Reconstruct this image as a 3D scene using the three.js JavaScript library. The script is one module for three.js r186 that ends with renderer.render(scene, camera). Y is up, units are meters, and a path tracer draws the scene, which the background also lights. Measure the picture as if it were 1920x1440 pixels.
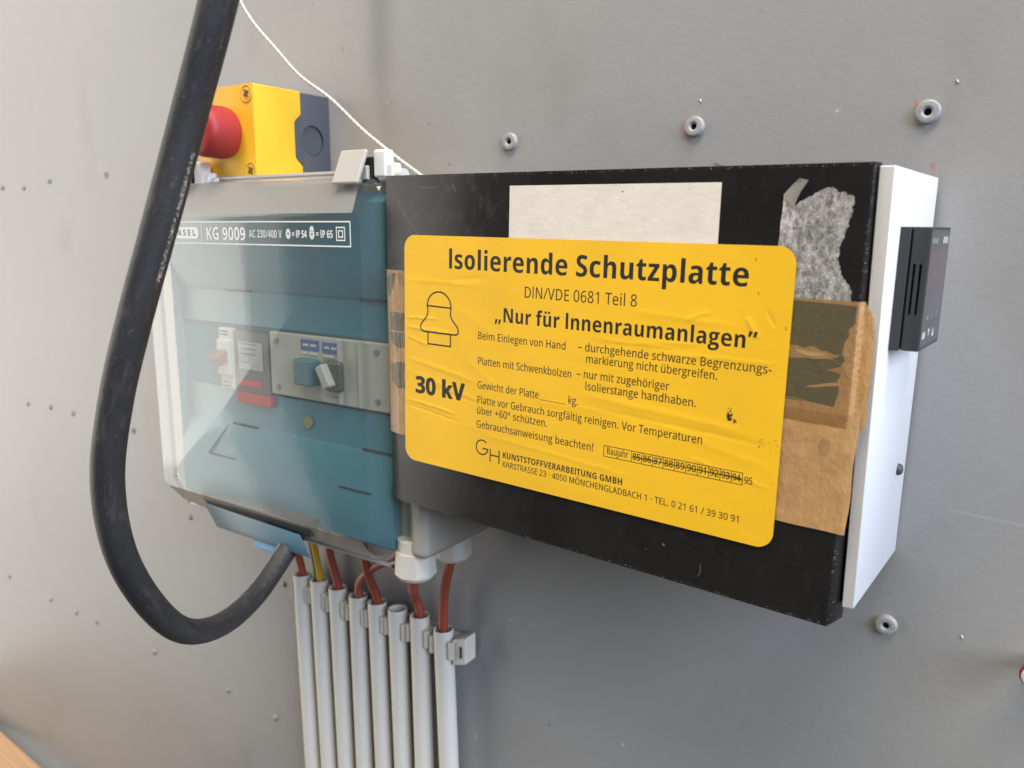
import * as THREE from 'three';
import { RoundedBoxGeometry } from 'three/addons/geometries/RoundedBoxGeometry.js';
import { mergeGeometries, mergeVertices, toCreasedNormals } from 'three/addons/utils/BufferGeometryUtils.js';
import { RectAreaLightUniformsLib } from 'three/addons/lights/RectAreaLightUniformsLib.js';
import { Brush, Evaluator, SUBTRACTION } from 'three-bvh-csg';

// ------------------------------------------------------------------ camera, light, exposure
const V = (x, y, z) => new THREE.Vector3(x, y, z);
const scene = new THREE.Scene();
const camera = new THREE.PerspectiveCamera(50.83, 4 / 3, 0.02, 60);
camera.position.set(0.0630, 1.4731, 0.4825);
camera.setRotationFromMatrix(new THREE.Matrix4().makeBasis(V(0.8279, 0.0048, -0.5609), V(-0.1097, 0.9821, -0.1534), V(0.5501, 0.1885, 0.8135)));
camera.focus = 0.47;
camera.userData.fStop = 9;
const renderer = new THREE.WebGLRenderer({ antialias: true });
renderer.toneMapping = THREE.LinearToneMapping;
renderer.toneMappingExposure = 1;
renderer.shadowMap.enabled = true;

RectAreaLightUniformsLib.init();
scene.background = new THREE.Color(0.085, 0.083, 0.08);        // the dim hall around
function areaLight(name, color, intensity, w, h, pos, target) {
  const l = new THREE.RectAreaLight(color, intensity, w, h);
  l.name = name; l.position.set(...pos); l.lookAt(...target); scene.add(l);
}
areaLight('ceiling_lamp', 0xfff3e2, 16.5, 2.6, 0.9, [0.3, 4.0, 1.0], [-0.3, 1.3, 0]);
areaLight('side_window', 0xd8e6ff, 12, 2.4, 2.4, [3.2, 2.9, 1.25], [0, 1.4, 0.1]);
// the bright left end of the hall: an open gate and two glazed bays beside a post
const bay = (name, a0, a1, y0, y1, level) => {
  const r = 4.2, a = (a0 + a1) / 2 * Math.PI / 180, w = 2 * r * Math.tan((a1 - a0) / 2 * Math.PI / 180), y = (y0 + y1) / 2;
  areaLight(name, 0xfffaf2, level, w, y1 - y0, [-0.38 - r * Math.sin(a), y, 0.1 + r * Math.cos(a)], [-0.38, y, 0.1]);
};
bay('gate_opening', 54.8, 81, 0.05, 1.3, 4.5);
bay('floor_bounce_panel', 54.8, 81, -1.8, 0.05, 2.6);  // unseen upright light panel below floor level, added for light bounced off the floor
bay('gate_skylight', 54.8, 81, 1.3, 4.2, 4.0);
bay('glazed_bay', 49.6, 54.8, -1.8, 4.2, 1.3);

// ------------------------------------------------------------------ helpers
let seed = 7;
const rnd = () => { seed = (seed * 1664525 + 1013904223) >>> 0; return seed / 4294967296; };
const rr = (a, b) => a + (b - a) * rnd();
const used = new Map();
function numbered(name) { const n = used.get(name) || 0; used.set(name, n + 1); return n ? `${name}_${String(n).padStart(3, '0')}` : name; }
function tag(o, label, category, group) { o.userData.label = label; o.userData.category = category; if (group) o.userData.group = group; return o; }
function thing(name, label, category, pos = [0, 0, 0], group) {
  const o = new THREE.Group(); o.name = numbered(name); o.position.set(...pos); scene.add(o); return tag(o, label, category, group);
}
function part(name, geo, mat, parent, label) {
  const m = new THREE.Mesh(geo, mat); m.name = name; m.castShadow = m.receiveShadow = true; parent.add(m);
  if (label) m.userData.label = label;
  return m;
}
const moved = (g, x, y, z) => (g.translate(x, y, z), g);
function rbox(x0, x1, y0, y1, z0, z1, r = 0.001, s = 3) { return moved(new RoundedBoxGeometry(x1 - x0, y1 - y0, z1 - z0, s, r), (x0 + x1) / 2, (y0 + y1) / 2, (z0 + z1) / 2); }
// a rounded box bent to eight corners: c[ix][iy][iz]
function warpBox(c, r = 0.0008) {
  const w = c[0][0][0].distanceTo(c[1][0][0]), h = c[0][0][0].distanceTo(c[0][1][0]), d = c[0][0][0].distanceTo(c[0][0][1]);
  const g = new RoundedBoxGeometry(w, h, d, 3, r), p = g.attributes.position, n = V(0, 0, 0);
  for (let i = 0; i < p.count; i++) {
    const u = [p.getX(i) / w + 0.5, p.getY(i) / h + 0.5, p.getZ(i) / d + 0.5]; n.set(0, 0, 0);
    for (let a = 0; a < 2; a++) for (let b = 0; b < 2; b++) for (let e = 0; e < 2; e++)
      n.addScaledVector(c[a][b][e], (a ? u[0] : 1 - u[0]) * (b ? u[1] : 1 - u[1]) * (e ? u[2] : 1 - u[2]));
    p.setXYZ(i, n.x, n.y, n.z);
  }
  return toCreasedNormals(g, 0.6);
}
function gridGeo(nu, nv, f, flip = false) {            // f(u, v) -> [x, y, z, uvx, uvy]
  const pos = [], uv = [], idx = [];
  for (let j = 0; j <= nv; j++) for (let i = 0; i <= nu; i++) { const q = f(i / nu, j / nv); pos.push(q[0], q[1], q[2]); uv.push(q[3] ?? i / nu, q[4] ?? j / nv); }
  for (let j = 0; j < nv; j++) for (let i = 0; i < nu; i++) {
    const a = j * (nu + 1) + i, b = a + 1, c = a + nu + 1, d = c + 1;
    if (flip) idx.push(a, c, b, b, c, d); else idx.push(a, b, c, b, d, c);
  }
  const g = new THREE.BufferGeometry();
  g.setAttribute('position', new THREE.Float32BufferAttribute(pos, 3)); g.setAttribute('uv', new THREE.Float32BufferAttribute(uv, 2));
  g.setIndex(idx); g.computeVertexNormals(); return g;
}
const tube = (pts, r, n = 60, k = 12) => new THREE.TubeGeometry(new THREE.CatmullRomCurve3(pts.map((p) => V(...p)), false, 'centripetal'), n, r, k, false);
function lathe(pts, seg = 32) { return new THREE.LatheGeometry(pts.map((p) => new THREE.Vector2(...p)), seg).rotateX(Math.PI / 2); }   // axis along z
// noise
const lattice = new Float32Array(65536); for (let i = 0; i < 65536; i++) lattice[i] = rnd();
function vnoise(x, y, per = 256) {
  const xi = Math.floor(x), yi = Math.floor(y), fx = x - xi, fy = y - yi, s = fx * fx * (3 - 2 * fx), t = fy * fy * (3 - 2 * fy), m = (a) => ((a % per) + per) % per;
  const L = (a, b) => lattice[(m(b) & 255) * 256 + (m(a) & 255)];
  return (L(xi, yi) * (1 - s) + L(xi + 1, yi) * s) * (1 - t) + (L(xi, yi + 1) * (1 - s) + L(xi + 1, yi + 1) * s) * t;
}
function fbm(x, y, o = 4, per = 256) { let a = 0, w = 0.5, n = 0; for (let i = 0; i < o; i++) { a += w * vnoise(x, y, per); n += w; x = x * 2; y = y * 2; per = Math.min(256, per * 2); w *= 0.5; } return a / n; }
function canvas(w, h) { const c = document.createElement('canvas'); c.width = w; c.height = h; return [c, c.getContext('2d')]; }
function tex(c, srgb = true, repeat) {
  const t = new THREE.CanvasTexture(c); t.magFilter = THREE.LinearFilter; if (srgb) t.colorSpace = THREE.SRGBColorSpace;
  if (repeat) { t.wrapS = t.wrapT = THREE.RepeatWrapping; t.repeat.set(...repeat); }
  return t;
}
function pixelTex(w, h, f, srgb = false, repeat) {      // f(x, y) -> grey 0..1 or [r, g, b]
  const [c, g] = canvas(w, h), im = g.createImageData(w, h);
  for (let y = 0, o = 0; y < h; y++) for (let x = 0; x < w; x++, o += 4) {
    const v = f(x, y), a = typeof v === 'number' ? [v, v, v] : v;
    for (let k = 0; k < 3; k++) im.data[o + k] = Math.max(0, Math.min(255, a[k] * 255));
    im.data[o + 3] = a[3] === undefined ? 255 : a[3] * 255;
  }
  g.putImageData(im, 0, 0); return tex(c, srgb, repeat);
}
const std = (o) => new THREE.MeshStandardMaterial({ side: THREE.DoubleSide, ...o });
const lin = (r, g, b) => new THREE.Color().setRGB(r, g, b);

// ------------------------------------------------------------------ materials
const peel = pixelTex(512, 512, (x, y) => 0.5 * fbm(x / 9, y / 9, 2, 57) + 0.3 * fbm(x / 64, y / 64, 3, 8) + 0.2 * vnoise(x / 3, y / 3, 171), false, [1, 1]);
const grime = pixelTex(512, 512, (x, y) => fbm(x / 40, y / 40, 5, 13), false, [1, 1]);
const fine = pixelTex(256, 256, (x, y) => 0.6 * fbm(x / 5, y / 5, 2, 51) + 0.4 * rnd(), false, [1, 1]);
const rep = (t, x, y) => { const c = t.clone(); c.wrapS = c.wrapT = THREE.RepeatWrapping; c.repeat.set(x, y); return c; };
const M = {
  greyBase: std({ color: lin(0.36, 0.33, 0.28), roughness: 0.5, bumpMap: rep(fine, 4, 4), bumpScale: 0.00005 }),
  ivory: std({ color: lin(0.62, 0.60, 0.55), roughness: 0.45 }),
  gland: std({ color: lin(0.60, 0.57, 0.50), roughness: 0.4 }),
  white: std({ color: lin(0.78, 0.77, 0.74), roughness: 0.4 }),
  blue: std({ color: lin(0.034, 0.175, 0.225), roughness: 0.42, bumpMap: rep(fine, 6, 6), bumpScale: 0.00004 }),
  latch: std({ color: lin(0.075, 0.16, 0.21), roughness: 0.35 }),
  latchTab: std({ color: lin(0.10, 0.30, 0.50), roughness: 0.3 }),
  dark: std({ color: lin(0.015, 0.015, 0.017), roughness: 0.6 }),
  slot: std({ color: lin(0.006, 0.006, 0.007), roughness: 0.9 }),
  module: std({ color: lin(0.40, 0.39, 0.33), roughness: 0.5 }),
  moduleWhite: std({ color: lin(0.52, 0.51, 0.45), roughness: 0.45 }),
  toggleBrown: std({ color: lin(0.22, 0.10, 0.08), roughness: 0.5 }),
  toggleTeal: std({ color: lin(0.06, 0.16, 0.17), roughness: 0.4 }),
  rcd: std({ color: lin(0.05, 0.045, 0.05), roughness: 0.35 }),
  red: std({ color: lin(0.52, 0.03, 0.03), roughness: 0.5 }),
  blueLabel: std({ color: lin(0.04, 0.09, 0.28), roughness: 0.5 }),
  cover: new THREE.MeshPhysicalMaterial({ color: lin(0.82, 0.85, 0.84), roughness: 0.08, transmission: 0.955, thickness: 0, ior: 1.56, side: THREE.DoubleSide, bumpMap: rep(grime, 1, 1), bumpScale: 0.00006 }),
  lever: std({ color: lin(0.46, 0.43, 0.38), roughness: 0.4 }),
  rim: new THREE.MeshPhysicalMaterial({ color: lin(0.36, 0.35, 0.32), roughness: 0.28, clearcoat: 0.6, clearcoatRoughness: 0.12, side: THREE.DoubleSide }),
  coverBevel: new THREE.MeshPhysicalMaterial({ color: lin(0.42, 0.40, 0.36), roughness: 0.4, transmission: 0.5, thickness: 0, ior: 1.6, side: THREE.DoubleSide, bumpMap: rep(grime, 1, 1), bumpScale: 0.00006 }),
  estopYellow: std({ color: lin(0.86, 0.47, 0.022), roughness: 0.55, bumpMap: rep(fine, 5, 5), bumpScale: 0.00004 }),
  estopGrey: std({ color: lin(0.055, 0.062, 0.075), roughness: 0.5, bumpMap: rep(fine, 5, 5), bumpScale: 0.00005 }),
  estopRed: std({ color: lin(0.36, 0.026, 0.024), roughness: 0.55, bumpMap: rep(fine, 3, 3), bumpScale: 0.00004 }),
  screw: std({ color: lin(0.07, 0.04, 0.012), roughness: 0.4, metalness: 0.5 }),
  pipe: std({ color: lin(0.66, 0.63, 0.56), roughness: 0.45, bumpMap: rep(grime, 1, 8), bumpScale: 0.0002 }),
  clip: std({ color: lin(0.56, 0.51, 0.42), roughness: 0.5 }),
  wireRed: std({ color: lin(0.32, 0.062, 0.032), roughness: 0.5 }),
  wirePink: std({ color: lin(0.36, 0.10, 0.08), roughness: 0.5 }),
  wireYellow: std({ color: lin(0.55, 0.34, 0.02), roughness: 0.5 }),
  wireGreen: std({ color: lin(0.06, 0.10, 0.03), roughness: 0.5 }),
  nut: std({ color: lin(0.34, 0.34, 0.33), roughness: 0.35, bumpMap: rep(grime, 1, 1), bumpScale: 0.0002 }),
  hole: std({ color: lin(0.006, 0.006, 0.006), roughness: 0.9 }),
  board: std({ color: lin(0.80, 0.80, 0.81), roughness: 0.32 }),
  boardEdge: std({ color: lin(0.70, 0.66, 0.60), roughness: 0.5, bumpMap: rep(fine, 2, 20), bumpScale: 0.00006 }),
  ctrl: std({ color: lin(0.035, 0.035, 0.037), roughness: 0.5, bumpMap: rep(fine, 4, 4), bumpScale: 0.00003 }),
};

// ------------------------------------------------------------------ wall
const X0 = -1.35, X1 = 0.2, Y0 = 0.55, Y1 = 1.8;
const wallMap = (() => {
  const w = 2048, h = 1652, [c, g] = canvas(w, h), im = g.createImageData(w, h);
  for (let y = 0, o = 0; y < h; y++) for (let x = 0; x < w; x++, o += 4) {
    const n = fbm(x / 260, y / 260, 4) - 0.5, m = fbm(x / 14 + 60, y / 14, 3) - 0.5, k = 1 + 0.05 * n + 0.02 * m - 0.16 * Math.exp(-(((X0 + (x / w) * (X1 - X0) + 0.384) / 0.012) ** 2)) * Math.max(0, Math.min(1, (Y1 - (y / h) * (Y1 - Y0) - 1.54) / 0.06)), e = Math.max(0, fbm(x / 90 + 31, y / 150 + 7, 4) - 0.66) * 0.2;  // the dark vertical band is a post's dim reflection painted into the colour
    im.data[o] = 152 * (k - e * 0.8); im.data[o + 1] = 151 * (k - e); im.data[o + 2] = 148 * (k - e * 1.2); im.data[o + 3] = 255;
  }
  g.putImageData(im, 0, 0);
  const P = (x, y) => [(x - X0) / (X1 - X0) * w, (Y1 - y) / (Y1 - Y0) * h];
  const stroke = (pts, col, lw) => { g.strokeStyle = col; g.lineWidth = lw; g.beginPath(); pts.forEach((p, i) => { const q = P(...p); i ? g.lineTo(...q) : g.moveTo(...q); }); g.stroke(); };
  stroke([[-0.150, 1.5095], [-0.139, 1.5105]], 'rgba(190,70,60,.55)', 1.2); stroke([[-0.1425, 1.5105], [-0.1422, 1.507]], 'rgba(190,40,40,.8)', 1.2);
  stroke([[0.0, 1.508], [0.0012, 1.503]], 'rgba(190,90,85,.28)', 3); stroke([[-0.118, 1.512], [-0.110, 1.509], [-0.104, 1.509]], 'rgba(70,68,66,.6)', 1.6);
  stroke([[-0.0415, 1.507], [-0.035, 1.508]], 'rgba(180,70,60,.4)', 1);
  for (let i = 0; i < 40; i++) { const x = rr(-1.2, 0.18), y = rr(0.7, 1.75); stroke([[x, y], [x + rr(-0.006, 0.006), y + rr(-0.006, 0.006)]], rnd() < 0.5 ? 'rgba(215,213,208,.45)' : 'rgba(95,92,88,.4)', rr(0.7, 2)); }
  for (let i = 0; i < 50; i++) { const q = P(rr(-0.5, 0.18), rr(0.9, 1.75)); g.fillStyle = rnd() < 0.4 ? 'rgba(225,222,216,.6)' : 'rgba(80,76,72,.5)'; g.beginPath(); g.arc(q[0], q[1], rr(0.6, 1.9), 0, 7); g.fill(); }
  stroke([[0.025, 1.3235], [0.06, 1.322]], 'rgba(200,198,192,.35)', 1);
  for (const [x, y] of [[-0.1309, 1.5341], [-0.0042, 1.5335]]) for (let i = 0; i < 7; i++) { const q = P(x - 0.005 + rr(-0.003, 0.002), y + rr(-0.004, 0.006)); g.fillStyle = 'rgba(200,110,95,.5)'; g.beginPath(); g.arc(q[0], q[1], rr(0.6, 1.5), 0, 7); g.fill(); }
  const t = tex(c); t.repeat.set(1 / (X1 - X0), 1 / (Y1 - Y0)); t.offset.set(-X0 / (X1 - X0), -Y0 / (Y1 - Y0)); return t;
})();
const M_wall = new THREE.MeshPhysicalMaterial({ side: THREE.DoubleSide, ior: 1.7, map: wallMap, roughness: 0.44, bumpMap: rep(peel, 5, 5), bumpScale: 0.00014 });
const groove = (x) => -0.0006 * Math.exp(-(((x + 0.386) / 0.011) ** 2)) + 0.0012 * Math.exp(-(((x + 0.30) / 0.07) ** 2)) * 0;
const wall = (() => {
  const xs = [-5, -2.5, -1.35]; for (let x = -1.3; x < -0.46; x += 0.05) xs.push(x); for (let x = -0.45; x < -0.32; x += 0.002) xs.push(x); xs.push(-0.2, -0.1, 0, 0.1, 0.2, 1, 2.5, 4);
  const prof = xs.map((x) => [x, groove(x)]), ys = [0, 0.5, 1, 1.5, 1.7, 2, 4.2];
  const front = gridGeo(prof.length - 1, ys.length - 1, (u, v) => { const p = prof[Math.round(u * (prof.length - 1))], y = ys[Math.round(v * (ys.length - 1))]; return [p[0], y, p[1], p[0], y]; });
  const back = rbox(-5, 4, 0, 4.2, -0.06, -0.008, 0.001, 1);
  const bg = back.index ? back.toNonIndexed() : back, fg = front.toNonIndexed();
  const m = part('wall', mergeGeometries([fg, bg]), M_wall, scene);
  m.userData.kind = 'structure';
  return m;
})();
{ // fixings set into the sheet: four open rivet nuts and rows of small dome rivets
  const flange = lathe([[0.0060, -0.0005], [0.0060, 0.0008], [0.0057, 0.0012], [0.00535, 0.0012], [0.0053, 0.0015], [0.0056, 0.0018], [0.0055, 0.0026], [0.0051, 0.0030], [0.0034, 0.0031], [0.0025, 0.0030], [0.0018, 0.0022], [0.0017, 0.0002]]);
  const bore = new THREE.CircleGeometry(0.0017, 20);
  for (const [x, y, s, t] of [[-0.2656, 1.5326, 1, 0.03], [-0.1309, 1.5341, 1.02, -0.04], [-0.0042, 1.5335, 1.03, 0.05], [0.0001, 1.2487, 1, 0.04]]) {
    const n = part('rivet_nut', flange, M.nut, wall); n.position.set(x, y, 0); n.rotation.set(t, t * 0.7, 0); n.scale.setScalar(s);
    part('bore', bore, M.hole, n).position.z = 0.0006;
  }
  const dome = lathe([[0.0035, -0.0004], [0.0034, 0.0004], [0.0028, 0.0011], [0.0016, 0.0016], [0.0001, 0.0018]], 16);
  const sunk = lathe([[0.0034, 0.0002], [0.0028, 0.0009], [0.0018, 0.0008], [0.0001, -0.0002]], 16);
  const nutM = M_wall.clone(); nutM.map = null; nutM.bumpMap = null; nutM.color = lin(0.30, 0.297, 0.285);
  [[-1.0027, 1.5199], [-0.9516, 1.5175], [-0.892, 1.5243], [-0.7755, 1.5264], [-0.9987, 1.2539], [-0.9432, 1.2568], [-0.8917, 1.2557], [-0.7668, 1.2524], [-1.1072, 0.9945], [-0.9965, 0.9906], [-0.9329, 0.9905], [-0.8832, 0.9897], [-0.7619, 0.9893], [-0.6275, 0.9873], [-0.5517, 0.9833], [-0.6727, 1.1721], [-0.5287, 1.1346]]
    .forEach(([x, y], i) => { const d = part('rivet', i % 4 === 1 || i > 13 ? dome : i % 4 === 3 ? sunk : dome, nutM, wall); d.position.set(x, y, 0.0002); d.rotation.set(rr(-0.15, 0.15), rr(-0.15, 0.15), 0); d.scale.setScalar(i > 14 ? 0.85 : rr(0.85, 1.1)); });
  const speck = new RoundedBoxGeometry(0.0011, 0.0026, 0.0012, 1, 0.0004);
  const chip = std({ color: lin(0.65, 0.64, 0.62), roughness: 0.5 });
  for (const [x, y, a] of [[0.0385, 1.2525, 0.4], [0.008, 1.5475, 0.6], [-0.128, 1.549, 0.3]]) { const s = part('paint_chip', speck, chip, wall); s.position.set(x, y, 0.0004); s.rotation.z = a; s.scale.setScalar(0.7); }
}

// ------------------------------------------------------------------ the instrument box with the black plate
const box = thing('control_box', 'white and black box with a large yellow warning sticker, fixed to the grey wall', 'control box', [0, 1.5, 0.1032]);
box.setRotationFromMatrix(new THREE.Matrix4().makeBasis(V(0.9989, -0.0136, 0.0448), V(0.0136, 0.9999, 0), V(-0.0448, 0.0006, 0.999)));
const PT = 0.0016, PB = -0.2108;                         // plate top and bottom
const zp = (y) => 0.002 + 0.0015 * (PT - y) / (PT - PB);  // the plate leans out a little towards its foot
const mixn = (a, b, t) => a + (b - a) * t;
// black plate: section lofted from top to bottom, its left and right edges folded back
const blackMap = (() => {
  const w = 2048, h = 1448, [c, g] = canvas(w, h), im = g.createImageData(w, h);
  for (let y = 0, o = 0; y < h; y++) for (let x = 0; x < w; x++, o += 4) {
    const b = 33 + 8 * (fbm(x / 150, y / 150, 4) - 0.5) + Math.max(0, fbm(x / 35 + 9, y / 55, 4) - 0.58) * 42 * (x < 700 && y < 500 ? 1.6 : 0.5) + (rnd() < 0.0007 ? 22 : 0);
    im.data[o] = b * 1.04; im.data[o + 1] = b; im.data[o + 2] = b * 0.96; im.data[o + 3] = 255;
  }
  g.putImageData(im, 0, 0);
  const P = (u, v) => [(u + 302) / 296 * w, (1.6 - v) / 212.4 * h], line = (pts, col, lw) => { g.strokeStyle = col; g.lineWidth = lw; g.beginPath(); pts.forEach((p, i) => (i ? g.lineTo(...P(...p)) : g.moveTo(...P(...p)))); g.stroke(); };
  line([[-297, -2], [-288, -14], [-280, -25], [-272.5, -33], [-268, -36]], 'rgba(120,115,105,.55)', 3);
  line([[-288, -14.5], [-281, -24.5]], 'rgba(150,145,135,.4)', 1.5);
  line([[-276, -3], [-268, -6], [-258, -6.2], [-253, -5]], 'rgba(110,100,92,.4)', 5); line([[-243, -4], [-240, -9]], 'rgba(120,115,108,.45)', 6);
  for (let i = 0; i < 260; i++) { const u = rr(-75, -8), v = rr(-4, -57), a = rr(0, 6.3), l = rr(0.2, 1.6); line([[u, v], [u + l * Math.cos(a), v + l * Math.sin(a)]], `rgba(120,116,108,${rr(0.06, 0.22)})`, rr(0.7, 2)); }
  for (let i = 0; i < 120; i++) { const u = rr(-300, -10), v = rr(-168, -209), a = rr(-0.4, 0.4), l = rr(0.4, 5); line([[u, v], [u + l * Math.cos(a), v + l * Math.sin(a)]], `rgba(120,114,106,${rr(0.04, 0.14)})`, rr(0.7, 1.6)); }
  line([[-73, -197], [-72.5, -200.5], [-73.6, -204]], 'rgba(140,136,128,.6)', 3); for (const [u, v, r] of [[-94, -192, 5], [-104, -197, 2.5], [-205, -14, 2], [-283, -40, 2]]) { g.fillStyle = 'rgba(150,145,138,.6)'; g.beginPath(); g.arc(...P(u, v), r, 0, 7); g.fill(); }
  for (let i = 0; i < 500; i++) { const u = rr(-300, -8); g.fillStyle = `rgba(190,186,178,${rr(0.15, 0.6)})`; g.beginPath(); g.arc(...P(u, rnd() < 0.55 ? 1.4 - rr(0, 1.2) : -210.4 + rr(0, 1)), rr(0.7, 2), 0, 7); g.fill(); }
  for (let i = 0; i < 200; i++) { g.fillStyle = `rgba(185,182,175,${rr(0.2, 0.6)})`; g.beginPath(); g.arc(...P(-8.6 + rr(0, 1.2), rr(-209, 1)), rr(0.7, 1.8), 0, 7); g.fill(); }
  return tex(c);
})();
const M_black = new THREE.MeshPhysicalMaterial({ side: THREE.DoubleSide, specularIntensity: 0.32, map: blackMap, roughness: 0.4, roughnessMap: pixelTex(512, 512, (x, y) => 0.55 + 0.5 * (fbm(x / 60, y / 60, 4, 8) - 0.3)), bumpMap: rep(peel, 2, 1.5), bumpScale: 0.00004 });
M_black.roughness = 0.42;
const plateGeo = (() => {
  const sec = (t) => { const o = mixn(-0.3011, -0.2973, t), f = mixn(-0.2967, -0.2845, t), r = mixn(-0.0075, -0.0084, t), z = mixn(0.002, 0.0035, t), re = mixn(-0.0066, -0.0052, t), rz = mixn(-0.004, -0.011, t);
    return [[o + 0.004, -0.012], [o + 0.0004, -0.004], [o, -0.0012], [o + 0.0003, 0.0002], [mixn(o, f, 0.35), mixn(0, z, 0.62)], [f - 0.0006, z - 0.0003], [f, z - 0.00005], [f + 0.001, z], [-0.2, z], [-0.1, z], [r - 0.0012, z], [r - 0.0004, z - 0.00015], [r, z - 0.0006], [re, rz], [re - 0.001, rz - 0.006]]; };
  const n = sec(0).length - 1, g = gridGeo(n, 24, (u, v) => { const s = sec(v)[Math.round(u * n)], y = mixn(PT, PB, v); return [s[0], y, s[1], (s[0] + 0.302) / 0.296, (y + 0.2108) / 0.2124]; }, true);
  const cap = (t, y, flip) => { const c = new THREE.ShapeGeometry(new THREE.Shape(sec(t).map((p) => new THREE.Vector2(p[0], p[1])))), q = c.attributes.position; for (let i = 0; i < q.count; i++) q.setXYZ(i, q.getX(i), y, q.getY(i)); if (flip) c.index.array.reverse(); c.computeVertexNormals(); return c; };
  return toCreasedNormals(mergeGeometries([g.toNonIndexed(), cap(0, PT).toNonIndexed(), cap(1, PB, true).toNonIndexed()]), 0.7);
})();
part('front_plate', plateGeo, M_black, box, 'black plastic plate with scuffed edges');
part('body', rbox(-0.25, -0.0068, -0.2, 0.0004, -0.1015, -0.0118, 0.001), M.dark, box);
// white laminated board on the right side, with its cream edge to the front
const boardC = [[[V(-0.0068, -0.2056, -0.1165 + 0.014), V(-0.0047, -0.2033, -0.006)], [V(-0.0063, 0, -0.0985), V(-0.0063, 0, 0)]], [[V(-0.0008, -0.2056, -0.1165 + 0.014), V(0.0006, -0.2028, -0.006)], [V(0, 0, -0.0985), V(0, 0, 0)]]];
const board = part('side_panel', warpBox(boardC, 0.0005), M.board, box, 'white laminated side board');
{ const e = (t, s) => V(mixn(boardC[0][1][1].x, boardC[1][1][1].x, s), 0, 0).lerp(V(mixn(boardC[0][0][1].x, boardC[1][0][1].x, s), 0, 0), t).x;
  part('edge_band', gridGeo(4, 40, (u, v) => { const y = mixn(-0.0004, mixn(-0.2033, -0.2028, u) + 0.0004, v), t = -y / 0.203; return [e(t, mixn(0.06, 0.94, u)), y, mixn(0, -0.006, t) + 0.0003]; }, true), M.boardEdge, board, 'cream front edge of the board'); }
part('screw_head', lathe([[0.0032, 0], [0.0031, 0.0012], [0.0024, 0.0022], [0.0012, 0.0027], [0.0001, 0.0027]], 20).rotateY(Math.PI / 2), std({ color: lin(0.06, 0.06, 0.062), roughness: 0.5 }), box).position.set(-0.0003, -0.1515, -0.079);
// a sheet stuck to the plate, given in millimetres of the box front
function sheet(u0, u1, v0, v1, off, nu, nv, extra) {
  return gridGeo(nu, nv, (a, b) => { const u = mixn(u0, u1, a), v = mixn(v0, v1, b); return [u / 1000, v / 1000, zp(v / 1000) + off + (extra ? extra(u, v) : 0), a, 1 - b]; }, true);
}
// --- cream paper label
const paperMap = (() => { const [c, g] = canvas(1024, 400); const im = g.createImageData(1024, 400);
  for (let y = 0, o = 0; y < 400; y++) for (let x = 0; x < 1024; x++, o += 4) { const k = 1 + 0.06 * (fbm(x / 70, y / 70, 4) - 0.5) + 0.03 * (fbm(x / 8, y / 8, 2) - 0.5); im.data[o] = 226 * k; im.data[o + 1] = 217 * k; im.data[o + 2] = 201 * k; im.data[o + 3] = 255; }
  g.putImageData(im, 0, 0);
  const dot = (x, y, r, a) => { g.fillStyle = `rgba(80,74,64,${a})`; g.beginPath(); g.arc(x, y, r, 0, 7); g.fill(); };
  dot(590, 38, 5, 0.6); dot(640, 22, 2, 0.7); dot(115, 60, 2, 0.8); dot(205, 60, 2, 0.5); dot(890, 30, 2, 0.7); for (let i = 0; i < 40; i++) dot(rr(0, 1024), rr(0, 400), rr(0.6, 1.8), rr(0.2, 0.6));
  g.strokeStyle = 'rgba(90,85,75,.4)'; g.beginPath(); g.moveTo(180, 70); g.lineTo(200, 55); g.stroke(); return tex(c); })();
part('paper_label', sheet(-200.2, -75.1, -5.8, -46, 0.00018, 10, 6), std({ map: paperMap, roughness: 0.75, bumpMap: rep(grime, 2, 1), bumpScale: 0.00012 }), box, 'blank cream paper label under the yellow sticker');
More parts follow.
